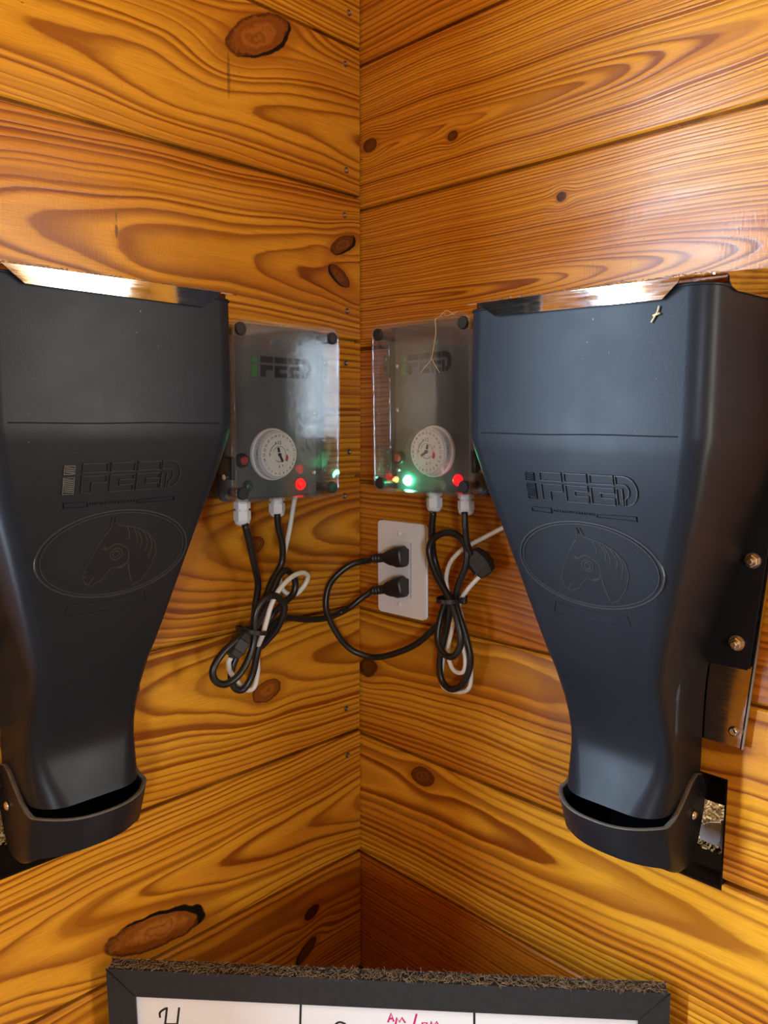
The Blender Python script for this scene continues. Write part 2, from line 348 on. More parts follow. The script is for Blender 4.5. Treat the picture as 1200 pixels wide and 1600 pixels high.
def steel(name, col, r0, r1, sx=(30, 30, 600)):
    n = NT(name); tc = n.N('ShaderNodeTexCoord').outputs['Object']
    mp = n.N('ShaderNodeMapping'); mp.inputs['Scale'].default_value = sx; n.put(mp.inputs[0], tc)
    f = n.noise(mp.outputs[0], 1, 3, .6); g = n.noise(tc, 35, 4, .6)
    c = n.mix(n.sstep(g, .35, .7), C4(*col), C4(*[v * .72 for v in col]))
    n.bsdf(c, n.sstep(f, .3, .7, r0, r1), 1.0, f, .05, .0003); return n.m
M_STEEL = steel('brushed_stainless', (.66, .64, .60), .035, .075)
M_STEELD = steel('smeared_stainless', (.42, .38, .35), .10, .22)
M_BOLT = simple('zinc_bolt', (.62, .60, .56), .25, 1.0, nscale=60)
M_DARKSTEEL = simple('dull_fastener', (.16, .14, .12), .45, .9, nscale=200, namp=.5)
M_CABLE = simple('black_rubber_cable', (.008, .008, .009), .36, spec=.5, nscale=30)
M_PLUG = simple('black_plug_plastic', (.010, .010, .010), .42, spec=.5)
M_WHITECABLE = simple('white_cable', (.68, .67, .62), .45, nscale=40, namp=.08)
M_GLAND = simple('pale_nylon', (.62, .65, .68), .4)
M_PLATE = simple('white_plate_plastic', (.74, .75, .77), .32)
M_RECEPT = simple('white_receptacle', (.70, .72, .75), .3)
M_BOXBASE = simple('charcoal_box_plastic', (.030, .034, .037), .42, nscale=30)
M_FACE = simple('grey_panel', (.080, .092, .098), .42, nscale=12, namp=.12)
M_DIAL = simple('dial_white', (.72, .72, .72), .4)
M_DIALG = simple('dial_grey_ring', (.42, .43, .44), .45)
M_INK = simple('black_ink', (.006, .006, .007), .5)
M_REDP = simple('red_pointer', (.50, .045, .04), .4)
M_GREENINK = simple('green_ink', (.035, .20, .04), .5)
M_REDBTN = simple('red_button', (.38, .03, .03), .35)
M_GREENOFF = simple('green_lens_unlit', (.006, .05, .035), .15, spec=.7)
M_FRAME = simple('charcoal_frame', (.016, .0165, .0185), .42, nscale=160, namp=.6)
M_BOARD = simple('whiteboard_enamel', (.78, .79, .78), .16, nscale=25, namp=.03)
M_MAGENTA = simple('magenta_marker', (.55, .015, .13), .5)
M_HAY = simple('hay_dust', (.17, .115, .055), .9, nscale=90, namp=.6)
M_STRAW = simple('dry_straw', (.50, .38, .18), .6, nscale=60)
M_TAB = simple('galvanised_tab', (.30, .31, .31), .5, .35, nscale=150, namp=.35)
M_VOID = simple('hole_shade_black', (.008, .005, .003), .95, spec=.05, nscale=40)  # near-black colour paints the shade inside the holes
def emit(name, col, s, base):
    n = NT(name); n.bsdf(C4(*base), .15, 0, Emission_Color=C4(*col), Emission_Strength=s); return n.m
M_LEDG = emit('green_lamp_lit', (.10, 1.0, .45), 70, (.05, .5, .25))
M_LEDR = emit('red_lamp_lit', (1.0, .003, .006), 2.6, (.5, .01, .01))
M_LEDO = emit('amber_lamp_lit', (1.0, .36, .06), 1.1, (.5, .25, .1))
def clear_lid():
    n = NT('clear_polycarbonate'); tc = n.N('ShaderNodeTexCoord').outputs['Object']
    tr = n.N('ShaderNodeBsdfTransparent'); tr.inputs[0].default_value = C4(.95, .96, .97)
    gl = n.N('ShaderNodeBsdfGlossy'); gl.inputs['Color'].default_value = C4(1, 1, 1); gl.inputs['Roughness'].default_value = .05
    bp = n.N('ShaderNodeBump'); bp.inputs['Strength'].default_value = .06; bp.inputs['Distance'].default_value = .001
    n.put(bp.inputs['Height'], n.noise(tc, 90, 3, .6)); n.put(gl.inputs['Normal'], bp.outputs[0])
    mx = n.N('ShaderNodeMixShader'); n.put(mx.inputs[0], n.schlick(.075)); n.put(mx.inputs[1], tr.outputs[0]); n.put(mx.inputs[2], gl.outputs[0])
    df = n.N('ShaderNodeBsdfDiffuse'); df.inputs[0].default_value = C4(.55, .57, .58)
    m2 = n.N('ShaderNodeMixShader'); dust = n.sstep(n.noise(tc, 26, 5, .7), .35, .8, .004, .035)
    n.put(m2.inputs[0], dust); n.put(m2.inputs[1], mx.outputs[0]); n.put(m2.inputs[2], df.outputs[0])
    n.t.links.new(m2.outputs[0], n.out.inputs[0]); return n.m
M_CLEAR = clear_lid()
def lens(name, col):
    n = NT(name); tr = n.N('ShaderNodeBsdfTransparent'); tr.inputs[0].default_value = C4(*col)
    gl = n.N('ShaderNodeBsdfGlossy'); gl.inputs['Roughness'].default_value = .1
    fr = n.N('ShaderNodeFresnel'); mx = n.N('ShaderNodeMixShader')
    n.put(mx.inputs[0], fr.outputs[0]); n.put(mx.inputs[1], tr.outputs[0]); n.put(mx.inputs[2], gl.outputs[0])
    n.t.links.new(mx.outputs[0], n.out.inputs[0]); return n.m

# ------------------------------------------------------------------ room shell
def W(side, u, w, z): return (w, -u, z) if side == 'L' else (u, -w, z)
HOLE = {'R': (.350, .4805, -.3215, -.4285), 'L': (.350, .470, -.3165, -.4265)}   # u0,u1,z top,z bottom of the chute cut-outs
JOINT = {'L': [.6210, .4478, .2748, .0988, -.0714, -.2407, -.4124, -.5855, -.7580],
         'R': [.6010, .4307, .2598, .0896, -.0795, -.2470, -.4195, -.5890, -.7600]}
# knots: u, z, half length, half width, angle in the wall plane, darkness, crack (offset a, offset b, threshold)
KN = {'L': {0: [], 1: [(.1515, .4150, .048, .0195, 149, .95, (-.10, -.24, 1.12))], 2: [(.0300, .2135, .023, .0095, 153, .55, (-.25, -.35, 1.2)), (.0370, .1755, .020, .0095, 28, .55, (-.25, .35, 1.2))],
            3: [], 4: [(.1675, -.1430, .0125, .0095, 170, .75, None)], 5: [(.1545, -.3210, .021, .0130, 172, .85, None)],
            6: [(.3060, -.5530, .060, .0200, 8, .95, (.22, -.26, 1.12))], 7: [(.0885, -.6350, .013, .008, 160, .2, None), (.0980, -.6830, .019, .009, 145, .35, (.2, .25, 1.15))]},
      'R': {0: [], 1: [(.0155, .3337, .0115, .0080, 0, .4, None), (.1470, .3130, .0075, .0052, 0, .35, None)], 2: [(.2890, .2212, .0055, .0048, 0, .25, None)],
            3: [], 4: [], 5: [(.0130, -.3240, .018, .0125, 20, .30, None)], 6: [(.1115, -.4420, .0195, .0120, 12, .45, None)], 7: []}}
# pith height offset below/above plank centre, pith depth, slope, freq, tint, warp, contrast, uc, curve
GR = {'L': [(.05, .05, 0, 190, .45, .008, 1, 0, 0), (-.020, .055, .03, 185, .45, .008, 1, 0, 0), (-.012, .060, .05, 190, .45, .010, 1, 0, 0), (.17, .03, 0, 135, .5, .010, 1, 0, 0),
            (.015, .060, .10, 170, .55, .014, 1, .1, 0), (.030, .065, .06, 180, .40, .012, 1, 0, 0), (-.015, .060, .05, 215, .50, .010, 1, 0, 0), (.05, .05, 0, 200, .65, .010, 1, 0, 0)],
      'R': [(.24, .03, 0, 150, .7, .01, 1, 0, 0), (-.020, .006, .050, 300, .72, .008, 1.05, .10, 0), (-.030, .001, .032, 320, .78, .009, 1.1, .12, .10), (-.16, .03, 0, 170, 1.0, .010, 1, 0, 0),
            (-.12, .04, .02, 150, 1.0, .010, .9, 0, 0), (.045, .06, .02, 160, .50, .012, 1, 0, 0), (.030, .065, .02, 175, .38, .010, 1, 0, 0), (.25, .02, 0, 190, 1.3, .01, 1, 0, 0)]}  # last right plank's tint is raised to paint the shade of the pocket
STAINS = {('L', 1): [(.1928, .362, .0024, .026, .55)], ('L', 2): [(.3252, .181, .0020, .007, .8), (.3250, .194, .0012, .006, .6)]}
random.seed(5)
UEND = {'L': .84, 'R': .82}
def plank_bm(side, u0, u1, z0, z1, notch=None, dw=0.0):
    bm = B(); g = .0019; c = .0017; t = .019
    segs = [(u0, u1, z0, z1)]
    if notch:
        n0, n1, nz0, nz1 = notch
        segs = [(u0, n0, z0, z1), (n1, u1, z0, z1)]
        if nz0 > z0 + .001: segs.append((n0, n1, z0, nz0))       # wood left under the cut
        if nz1 < z1 - .001: segs.append((n0, n1, nz1, z1))       # wood left above the cut
    for a, b, lo, hi in segs:
        top = abs(hi - z1) < 1e-6; bot = abs(lo - z0) < 1e-6
        prof = []
        if bot: prof += [(-.0105, lo - .007), (-.0105, lo + g), (-c, lo + g), (0, lo + g + c)]
        else: prof += [(0, lo)]
        if top: prof += [(0, hi - g - c), (-c, hi - g), (-t, hi - g)]
        else: prof += [(0, hi), (-t, hi)]
        prof += [(-t, lo - .007 if bot else lo)]
        A = [bm.verts.new(W(side, a, w + dw, z)) for w, z in prof]; D = [bm.verts.new(W(side, b, w + dw, z)) for w, z in prof]
        k = len(prof); bm.faces.new(A); bm.faces.new(D[::-1])
        for i in range(k): bm.faces.new((A[i], A[(i + 1) % k], D[(i + 1) % k], D[i]))
    return bm
SCREWS = [(.0196, .4835), (.026, .4238), (.0245, .3022), (.0278, .249), (.024, .1347), (.0264, .0712), (.0214, -.0399), (.0293, -.0957), (.0271, -.3766), (.0251, -.4414)]
screw_me = None
for side, nm in (('L', 'wall_left'), ('R', 'wall_right')):
    wall = struct(nm)
    J = JOINT[side]
    for k in range(len(J) - 1):
        z1, z0 = J[k], J[k + 1]
        off, d0, sl, fr, tint, wp, ct, uc, cv = GR[side][k]
        mat = pine('pine_%s_%d' % (nm, k), side, k * 3 + (1 if side == 'R' else 17), (z0 + z1) / 2 + off, d0, sl, fr, KN[side][k], tint, wp, ct, uc, cv, STAINS.get((side, k), ()))
        h = HOLE[side]; notch = None
        if z1 > h[3] and z0 < h[2]: notch = (h[0], h[1], h[3], h[2])
        if notch and notch[2] < z0: notch = (h[0], h[1], z0, h[2])
        if notch and notch[3] > z1: notch = (h[0], h[1], h[3], z1)
        u0 = .0012 + random.uniform(0, .0012) if side == 'L' else -.018
        pl = obj('plank', plank_bm(side, u0, UEND[side], z0, z1, notch, random.uniform(-.0007, .0003)), mat, wall)
        if side == 'L':
            for (su, sz) in SCREWS:
                if z0 < sz < z1:
                    if screw_me is None:
                        bm = B(); lathe(bm, [(.0037, .003), (.0037, -.0002), (.0026, -.0008), (.0012, .0004)], 10, 'x')
                        screw_me = True
                        so = obj('screw', bm, M_DARKSTEEL, pl); screw_mesh = so.data
                        screw_mesh.transform(Matrix.Diagonal((-1, 1, 1, 1)))
                    else:
                        so = link('screw', screw_mesh, None, pl)
                    so.location = (.0002, -su, sz)
    mg = pine('pine_plain_%s' % nm, side, 60 + len(nm), -2.0, .1, .02, 60, (), .6, .02, .8)
    bm = B()
    def wb(u0, u1, w0, w1, z0, z1):
        a, b = W(side, u0, w0, z0), W(side, u1, w1, z1)
        box(bm, *sorted((a[0], b[0])), *sorted((a[1], b[1])), z0, z1)
    ue = UEND[side]
    wb(-.02, 3.0, -.019, 0, J[0] + .001, 1.1)
    wb(-.02, 3.0, -.019, 0, -1.5, J[-1] - .009)
    o0, o1, oz0, oz1 = (.865, .985, -.56, .62) if side == 'L' else (.87, 1.77, -.4, .7)
    wb(ue, o0, -.019, 0, J[-1] - .009, J[0] + .001)
    wb(o1, 3.0, -.019, 0, J[-1] - .009, J[0] + .001); wb(o0, o1, -.019, 0, J[-1] - .009, oz0); wb(o0, o1, -.019, 0, oz1, J[0] + .001)
    obj('cladding', bm, mg, wall)
    bm = B(); wb(-.14, ue + .02, -.15, -.14, -1.5, 1.1); obj('backing', bm, M_VOID, wall)
    # casing round the opening
    tr = struct('window_2' if side == 'L' else 'window_1'); bm = B()
    wb(o0 - .05, o0, -.03, .012, max(oz0, -1.49), oz1 + .05); wb(o1, o1 + .05, -.03, .012, max(oz0, -1.49), oz1 + .05)
    wb(o0, o1, -.03, .012, oz1, oz1 + .05)
    wb(o0, o1, -.03, .02, oz0 - .04, oz0)
    obj('casing', bm, mg, tr)
M_FLOOR = simple('worn_concrete', (.26, .24, .21), .8, nscale=6, namp=.3)
M_ROOM = pine('pine_far_walls', 'R', 90, -2.0, .1, .02, 60, (), .5, .02, .7)
def sbox(name, *b, mat=M_ROOM):
    bm = B(); box(bm, *b); o = obj(name, bm, mat); o['kind'] = 'structure'; return o
sbox('floor', -.15, 3.0, -3.0, .15, -1.56, -1.5, mat=M_FLOOR)
sbox('ceiling', -.15, 3.0, -3.0, .15, 1.1, 1.14)
sbox('wall_rear', -.15, 3.04, -3.04, -3.0, -1.5, 1.1)
sbox('wall_front', 3.0, 3.04, -3.0, .15, -1.5, 1.1)

# ------------------------------------------------------------------ chute holes: lining, bedding behind, bent tab
def hole_fill(side):
    h = HOLE[side]; m = (h[0] + h[1]) / 2
    rz = 0 if side == 'R' else R(90)
    loc = W(side, m, 0, (h[2] + h[3]) / 2); hw = (h[1] - h[0]) / 2 + .001; hh = (h[2] - h[3]) / 2 + .001
    lab = 'dark wall cut-out behind the %s feeder spout, showing bedding' % ('right' if side == 'R' else 'left')
    t = thing('wall_cutout', lab, 'opening', loc, (0, 0, rz))
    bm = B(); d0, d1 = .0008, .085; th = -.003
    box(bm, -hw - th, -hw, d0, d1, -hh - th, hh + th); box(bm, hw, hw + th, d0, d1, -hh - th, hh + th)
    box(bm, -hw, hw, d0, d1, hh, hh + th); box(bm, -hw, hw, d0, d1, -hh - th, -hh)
    obj('shade_lining', bm, M_VOID, t)  # near-black sleeve covers the lit cut edges, painting shade around the hole
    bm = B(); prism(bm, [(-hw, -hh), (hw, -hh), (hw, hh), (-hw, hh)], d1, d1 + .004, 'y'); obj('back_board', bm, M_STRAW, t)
    bm = B(); box(bm, -hw, hw, .028, .032, hh - .040, hh); obj('lamp_baffle', bm, M_VOID, t)  # added board: hides the lamp and keeps the upper hole black
    # wood shavings on the back board, lit by the added lamp
    random.seed(11 if side == 'R' else 12); bm = B()
    for i in range(2200):
        x = random.uniform(-hw, hw); zz = random.uniform(-hh, hh * .45); y = d1 - .003 - random.random() * .014 - max(0, -zz / hh) * .012
        a = random.uniform(0, math.pi); L = random.uniform(.002, .0060); wd2 = random.uniform(.0008, .0020); tl = random.uniform(-.6, .6)
        e1 = Vector((math.cos(a), tl * .4, math.sin(a))) * L / 2; e2 = Vector((-math.sin(a), tl, math.cos(a))) * wd2 / 2; c = Vector((x, y, zz)); nn = Vector((0, -.0005, 0))
        vs = [bm.verts.new(c + p) for p in (-e1 - e2, e1 - e2, e1 + e2, -e1 + e2)]; ws = [bm.verts.new(v.co + nn) for v in vs]
        bm.faces.new(vs); bm.faces.new(ws[::-1])
        for q in range(4): bm.faces.new((vs[q], vs[(q + 1) % 4], ws[(q + 1) % 4], ws[q]))
    n = NT('pine_shavings_' + side); g = n.N('ShaderNodeNewGeometry')
    n.bsdf(n.ramp(g.outputs['Random Per Island'], [(0, C4(.20, .11, .04)), (.4, C4(.48, .31, .13)), (1, C4(.75, .60, .36))]), .8)
    obj('wood_shavings', bm, n.m, t, kind='stuff')
    # bent sheet metal tab at the outer edge: a curled front flap and a folded side
    bm = B(); e = hw - .001
    pts = [(-.034, 0), (-.034, .014), (-.026, .020), (-.016, .0235), (-.0145, .0215), (-.015, .006), (-.0175, -.001)]
    prism(bm, [(e + a, b) for a, b in pts], .034, .0352, 'y')
    v = [(-.0150, .034, -.001), (-.0150, .034, .0265), (-.0085, .038, .0275), (-.0030, .044, .0235), (-.0010, .047, .0150), (-.0010, .047, -.004), (-.0085, .040, -.006)]
    F = [bm.verts.new((e + a, b, c)) for a, b, c in v]; K = [bm.verts.new((e + a, b + .0012, c)) for a, b, c in v]
    bm.faces.new(F); bm.faces.new(K[::-1])
    for q in range(7): bm.faces.new((F[q], F[(q + 1) % 7], K[(q + 1) % 7], K[q]))
    tb = obj('bent_metal_tab', bm, M_TAB, t, autosmooth=20); tb.location = (0, -.004, -hh * .52)
    tb['label'] = 'bent grey metal tab'
    l = bpy.data.lights.new('hidden_stall_lamp', 'POINT'); l.energy = .22; l.shadow_soft_size = .010; l.color = (1, .93, .80)  # lamp added behind the board, stands in for daylight from the stall
    lo = bpy.data.objects.new('hidden_stall_lamp', l); COL.objects.link(lo); lo.parent = t; lo.location = (hw - .030, .046, hh - .012)
hole_fill('R'); hole_fill('L')

# ------------------------------------------------------------------ feed hoppers
SEC = [(.0935, .1060, .1645, .018), (.05, .1062, .165, .018), (-.010, .1062, .165, .018), (-.016, .1057, .1648, .018), (-.025, .1035, .1627, .0175), (-.06, .0954, .1523, .0165),
       (-.10, .0835, .1410, .016), (-.14, .0726, .1297, .015), (-.18, .0621, .1180, .014), (-.207, .0552, .1090, .013), (-.219, .0527, .1030, .0125), (-.232, .0517, .0965, .0122), (-.25, .0510, .0870, .012), (-.27, .0507, .0785, .012),
       (-.288, .0508, .0735, .013), (-.303, .0510, .0740, .016), (-.318, .0508, .0790, .020), (-.332, .0500, .0860, .025), (-.3400, .0490, .0900, .027)]
def sec_pts(hw, wf, r, z, inset=0.0, n=7):
    hw -= inset; wf -= inset; r = max(r - inset * .5, .003); out = [(-hw, -.0085 - inset * 0)]
    for cx, a0 in ((-hw + r, 180), (hw - r, 270)):
        for i in range(n + 1):
            a = R(a0 + 90 * i / n); out.append((cx + r * math.cos(a), -(wf - r) + r * math.sin(a)))
    out.append((hw, -.0085))
    return [(x, y, z) for x, y in out]
def sec_at(z):
    for a, b in zip(SEC, SEC[1:]):
        if a[0] >= z >= b[0]:
            t = (a[0] - z) / (a[0] - b[0]); return [a[i] + (b[i] - a[i]) * t for i in range(4)]
    return list(SEC[-1] if z < SEC[-1][0] else SEC[0])
S_OFF = -.0025
PA = Vector((0, -.164, -.021)); PB = Vector((0, -.1085, -.21)); PD = (PB - PA).normalized(); PN = Vector((0, PD.z, -PD.y)).normalized()
if PN.y > 0: PN = -PN
def on_panel(x, s, h=0.0): return PA + Vector((x, 0, 0)) + PD * (s + S_OFF) + PN * h
def pan_poly(bm, pts, h0, h1):
    A = [bm.verts.new(on_panel(x, s, h0)) for x, s in pts]; D = [bm.verts.new(on_panel(x, s, h1)) for x, s in pts]; k = len(pts)
    bm.faces.new(A); bm.faces.new(D[::-1])
    for i in range(k): bm.faces.new((A[i], A[(i + 1) % k], D[(i + 1) % k], D[i]))
def pan_line(bm, pts, w, h=.0009, closed=False):
    P = [on_panel(x, s, .0003) for x, s in pts]
    tube(bm, P, w, 6, True, h / w, closed, nrm=PN)
def logo_polys(x0, x1, y0, y1):
    """stencilled lettering i F E E D in a box; y downwards; returns (i-parts, letter parts)"""
    W_, H_ = x1 - x0, y1 - y0
    def P(pts): return [(x0 + a * W_, y0 + b * H_) for a, b in pts]
    def rect(a, b, c, d): return P([(a, b), (c, b), (c, d), (a, d)])
    i_ = [rect(0, .06, .085, .33), rect(0, .45, .085, 1.0)]
    L = [rect(.15, 0, .36, .30)]
    L.append(P([(.15, .42), (.36, .42), (.36, .66), (.235, .66), (.235, 1.0), (.15, 1.0)]))
    for a in (.39, .63):
        L.append(rect(a, 0, a + .21, .30))
        L.append(P([(a, .42), (a + .21, .42), (a + .21, .60), (a + .085, .60), (a + .085, .78), (a + .21, .78), (a + .21, 1.0), (a, 1.0)]))
    arc_o = [(.93 + .11 * math.cos(R(t)), .5 - .5 * math.sin(R(t))) for t in range(80, -91, -17)]
    arc_i = [(.925 + .045 * math.cos(R(t)), .52 - .24 * math.sin(R(t))) for t in range(-90, 91, 20)]
    L.append(P([(.86, 0), (.93, 0)] + arc_o + [(.93, .78)] + arc_i[1:-1] + [(.93, .28), (.86, .28)]))
    L.append(rect(.86, .42, .91, .98))
    return i_, L
def feeder(label, loc, rotz, right):
    t = thing('horse_feeder', label, 'feeder', loc, (0, 0, rotz), 'wall-mounted hopper feeders')
    # hopper body
    bm = B(); rings = []
    zs = [s[0] for s in SEC]
    for s in SEC: rings.append([bm.verts.new(p) for p in sec_pts(s[1], s[2], s[3], s[0])])
    for s, ins in ((SEC[-1], .004), (SEC[-2], .004)):
        rings.append([bm.verts.new(p) for p in sec_pts(s[1], s[2], s[3], s[0] + (0 if ins and s is SEC[-1] else .0), ins)])
    for a, b in zip(rings, rings[1:]):
        k = len(a)
        for i in range(k): bm.faces.new((a[i], a[(i + 1) % k], b[(i + 1) % k], b[i]))
    bm.faces.new(rings[0]); bm.faces.new(rings[-1][::-1])
    body = obj('hopper_body', bm, M_PLASTIC, t, autosmooth=38)
    # top rim bead under the lid, round the front corners
    bm = B(); tube(bm, [(x, y, .0925) for x, y, z in sec_pts(.1061, .1648, .018, 0)], .0011, 6); obj('rim_bead', bm, M_PLASTIC, t, smooth=True)
    # horizontal parting line on the upper panel
    bm = B(); tube(bm, [(x, -.1652, -.0105 + .0003 * math.sin(x * 60)) for x in [-.086 + .0172 * i for i in range(11)]], .0005, 5); obj('parting_line', bm, M_PLASTIC, t)
    # wings that bolt to the plate
    for sg in (-1, 1):
        inner = [(z, sec_at(z)[1] - .003) for z in (.085, -.017, -.06, -.12, -.18, -.212)]
        outer = [(-.212, .0872), (-.09, .0982), (.02, .118), (.085, .118)]
        bm = B(); prism(bm, [(sg * x, z) for z, x in inner] + [(sg * x, z) for z, x in outer], -.0125, -.0070, 'y')
        bevel(bm, .0012, 2)
        w_ = obj('mounting_wing', bm, M_PLASTIC, t, autosmooth=40)
        for bx, bz in ((.0880, -.1170), (.0786, -.1905)):
            bm = B(); lathe(bm, [(.0068, 0), (.0070, -.0008), (.0068, -.0014)], 24, 'y')
            lathe(bm, [(.0054, -.0014), (.0054, -.0052), (.0045, -.0058)], 6, 'y'); lathe(bm, [(.0031, -.0058), (.0031, -.0092), (.0022, -.0100)], 14, 'y')
            bo = obj('bolt', bm, M_BOLT, w_, autosmooth=35); bo.location = (sg * bx, -.0127, bz)
    # steel back plate on the wall
    bm = B(); A_, C_ = prism(bm, [(-.0853, -.2865), (.0853, -.2865), (.0985, -.13), (.120, .10), (-.120, .10), (-.0985, -.13)], -.0062, -.0015, 'y')
    bp = obj('back_plate', bm, M_STEELD, t); bp['label'] = 'stained stainless steel back plate'
    for sg in (-1, 1):
        bm = B(); P = [Vector((sg * .0853, -.006, -.2865)), Vector((sg * .0985, -.006, -.13)), Vector((sg * .120, -.006, .10))]
        tube(bm, P, .0018, 6); obj('folded_edge', bm, M_STEEL, bp)
        bm = B(); lathe(bm, [(.0046, .0), (.0044, -.0014), (.0028, -.0026), (.0010, -.0022)], 16, 'y')
        sc_ = obj('screw', bm, M_BOLT, bp, autosmooth=50); sc_.location = (sg * .0775, -.0062, -.2725)
    # lid: sloping top with a chamfered front lip and deeper side lips
    sl = .165
    def zt(y): return .0966 + (.1665 + y) * sl
    bm = B()
    up = rrect(-.1070, .1070, -.1715, -.004, .012, 5)
    A = [bm.verts.new((x, y, zt(y))) for x, y in up]; D = [bm.verts.new((x, y, zt(y) + .0012)) for x, y in up]; k = len(up)
    bm.faces.new(A); bm.faces.new(D[::-1])
    for i in range(k): bm.faces.new((A[i], A[(i + 1) % k], D[(i + 1) % k], D[i]))
    lip = [(-.0880, .0968), (-.0710, .0852), (.0715, .0838), (.0845, .0940), (.0860, .0968)]
    ya = lambda z: -.1668 - .0040 * (z - .0838) / .013
    A = [bm.verts.new((x, ya(z), z)) for x, z in lip]; D = [bm.verts.new((x, ya(z) - .0012, z)) for x, z in lip]
    bm.faces.new(A); bm.faces.new(D[::-1])
    for i in range(5): bm.faces.new((A[i], A[(i + 1) % 5], D[(i + 1) % 5], D[i]))
    for sg in (-1, 1):
        prism(bm, [(-.1455, zt(-.1455)), (-.1445, .0955), (-.1400, .0920), (-.1300, .0900), (-.02, .0925), (-.006, .0930), (-.006, zt(-.006))], sg * .1070, sg * .1082, 'x')
    lo = obj('lid', bm, M_STEEL, t, autosmooth=40); lo['label'] = 'bright stainless steel lid with a chamfered front lip'
    # trough round the spout
    bm = B(); th = .0048; hw, wf, rr = .0545, .1130, .017
    ys = [-.003, -.012, -.022, -.032, -.042, -.050, -.058, -.066, -.074]
    def plan(ins):
        h = hw - ins; n_ = 22
        cur = [(-h * math.cos(math.pi * q / n_) , 0) for q in range(1, n_)]
        cur = [(x, -(.078 - ins * .3) - (.0345 - ins * .7) * (1 - abs(x / h) ** 2.6)) for x, _ in cur]
        return [(-h, y) for y in ys] + cur + [(h, y) for y in ys[::-1]]
    path, pin = plan(0), plan(th)
    TOP = [(.003, -.335), (.006, -.326), (.012, -.3185), (.020, -.3150), (.027, -.3165), (.034, -.3210), (.042, -.3280), (.055, -.3380), (.066, -.3435), (.080, -.3455), (.2, -.3455)]
    def ztop(y):
        w = -y
        for (a, za), (b, zb) in zip(TOP, TOP[1:]):
            if a <= w <= b: return za + (zb - za) * (w - a) / (b - a)
        return TOP[0][1]
    BOT = [(.003, -.360), (.010, -.382), (.022, -.398), (.034, -.402), (.060, -.3965), (.085, -.3885), (.2, -.380)]
    def zbot(y):
        w = -y
        for (a, za), (b, zb) in zip(BOT, BOT[1:]):
            if a <= w <= b: return za + (zb - za) * (w - a) / (b - a)
        return BOT[0][1]
    def tap(x, y): # front wall leans back towards the bottom edge
        f_ = max(0.0, min(1.0, (-y - .045) / .067)); return (x * (.985 - .045 * f_), y + .026 * f_)
    rows = []
    for (x, y), (xi, yi) in zip(path, pin):
        b0 = tap(x, y); b1 = tap(xi, yi); zb = zbot(y) + .0
        rows.append([bm.verts.new((*b0, zb + .003)), bm.verts.new((x, y, ztop(y))), bm.verts.new((xi, yi, ztop(y))), bm.verts.new((*b1, zb)), bm.verts.new(((b0[0] + b1[0]) / 2, (b0[1] + b1[1]) / 2, zb - .0004))])
    for a, b in zip(rows, rows[1:]):
        for i in range(5): bm.faces.new((a[i], a[(i + 1) % 5], b[(i + 1) % 5], b[i]))
    bm.faces.new(rows[0]); bm.faces.new(rows[-1][::-1])
    # floor of the trough
    fl = [bm.verts.new((*tap(x, y), zbot(y) + .004)) for x, y in pin]; fl2 = [bm.verts.new((*tap(x, y), zbot(y) + .0065)) for x, y in pin]
    bm.faces.new(fl); bm.faces.new(fl2[::-1])
    tro = obj('trough', bm, M_PLASTIC, t, autosmooth=62)
    bm = B()
    rim = [(( x + xi) / 2, (y + yi) / 2, ztop(y) + .0002) for (x, y), (xi, yi) in zip(path, pin)]
    tube(bm, rim, .0024, 6, True, .35, nrm=(0, 0, 1)); e = obj('scuffed_rim', bm, M_WORN, tro, smooth=True); e['label'] = 'dusty scuffed upper edge of the trough'
    for sg in (-1, 1):
        bm = B(); lathe(bm, [(.0046, 0), (.0042, .0012), (.0026, .0026), (.0008, .0030)], 16, 'x')
        rv = obj('rivet', bm, M_BOLT, tro, smooth=True); rv.location = (sg * (hw - .0002), -.0270, -.3515)
        if sg < 0: rv.scale = (-1, 1, 1)
        bm = B(); lathe(bm, [(.0032, 0), (.0030, .0004), (.0012, .0007)], 12, 'x')
        dm = obj('dimple', bm, M_PLASTIC, tro, smooth=True); dm.location = (sg * (hw - .0002), -.0120, -.3370)
        if sg < 0: dm.scale = (-1, 1, 1)
    # dark grain lying in the trough
    # embossed lettering, bars, oval and horse head
    emb = obj('emblem', (lambda b: (pan_poly(b, G['horse'], -.0004, .0007), b)[1])(B()), M_PLASTIC_D, t)
    emb['label'] = 'embossed horse head in an oval ring'
    def part(nm, fn, m=M_PLASTIC, kind=None):
        b = B(); fn(b); return obj(nm, b, m, emb, kind=kind)
    def outl(b):
        pan_line(b, G['horse'], .0005, .0009, True)
        for s in G['mane']: pan_line(b, [(p.x, p.y) for p in spline([(x, y, 0) for x, y in s], 4)], .0006)
        for s in (G['jaw'], G['eyebrow'], G['nost'], G['mouth'], G['neck']): pan_line(b, [(p.x, p.y) for p in spline([(x, y, 0) for x, y in s], 3)], .0006)
        ex, es = G['eye'][0]
        for r_ in (.0028, .0052): pan_line(b, [(ex + r_ * math.cos(R(a)), es + r_ * math.sin(R(a))) for a in range(0, 360, 24)], .0006, .0010, True)
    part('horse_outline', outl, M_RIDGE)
    def oval(b):
        for k_, w_ in ((1.0, .0009), (.945, .0006)):
            pan_line(b, [(.0028 + .0648 * k_ * math.cos(R(a)), .1015 + .0380 * k_ * math.sin(R(a))) for a in range(0, 360, 6)], w_, .0011, True)
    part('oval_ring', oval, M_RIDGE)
    def ubar(b):
        up_ = [(x, .1412 + .0022 * (1 - (x / .034) ** 2)) for x in [-.033 + .0066 * i for i in range(11)]]
        dn_ = [(x * 1.08, y + .0095) for x, y in up_[::-1]]
        pan_line(b, up_ + dn_, .0005, .0010, True)
        pan_poly(b, up_ + dn_, -.0003, .0004)
    part('underline_bar', ubar)
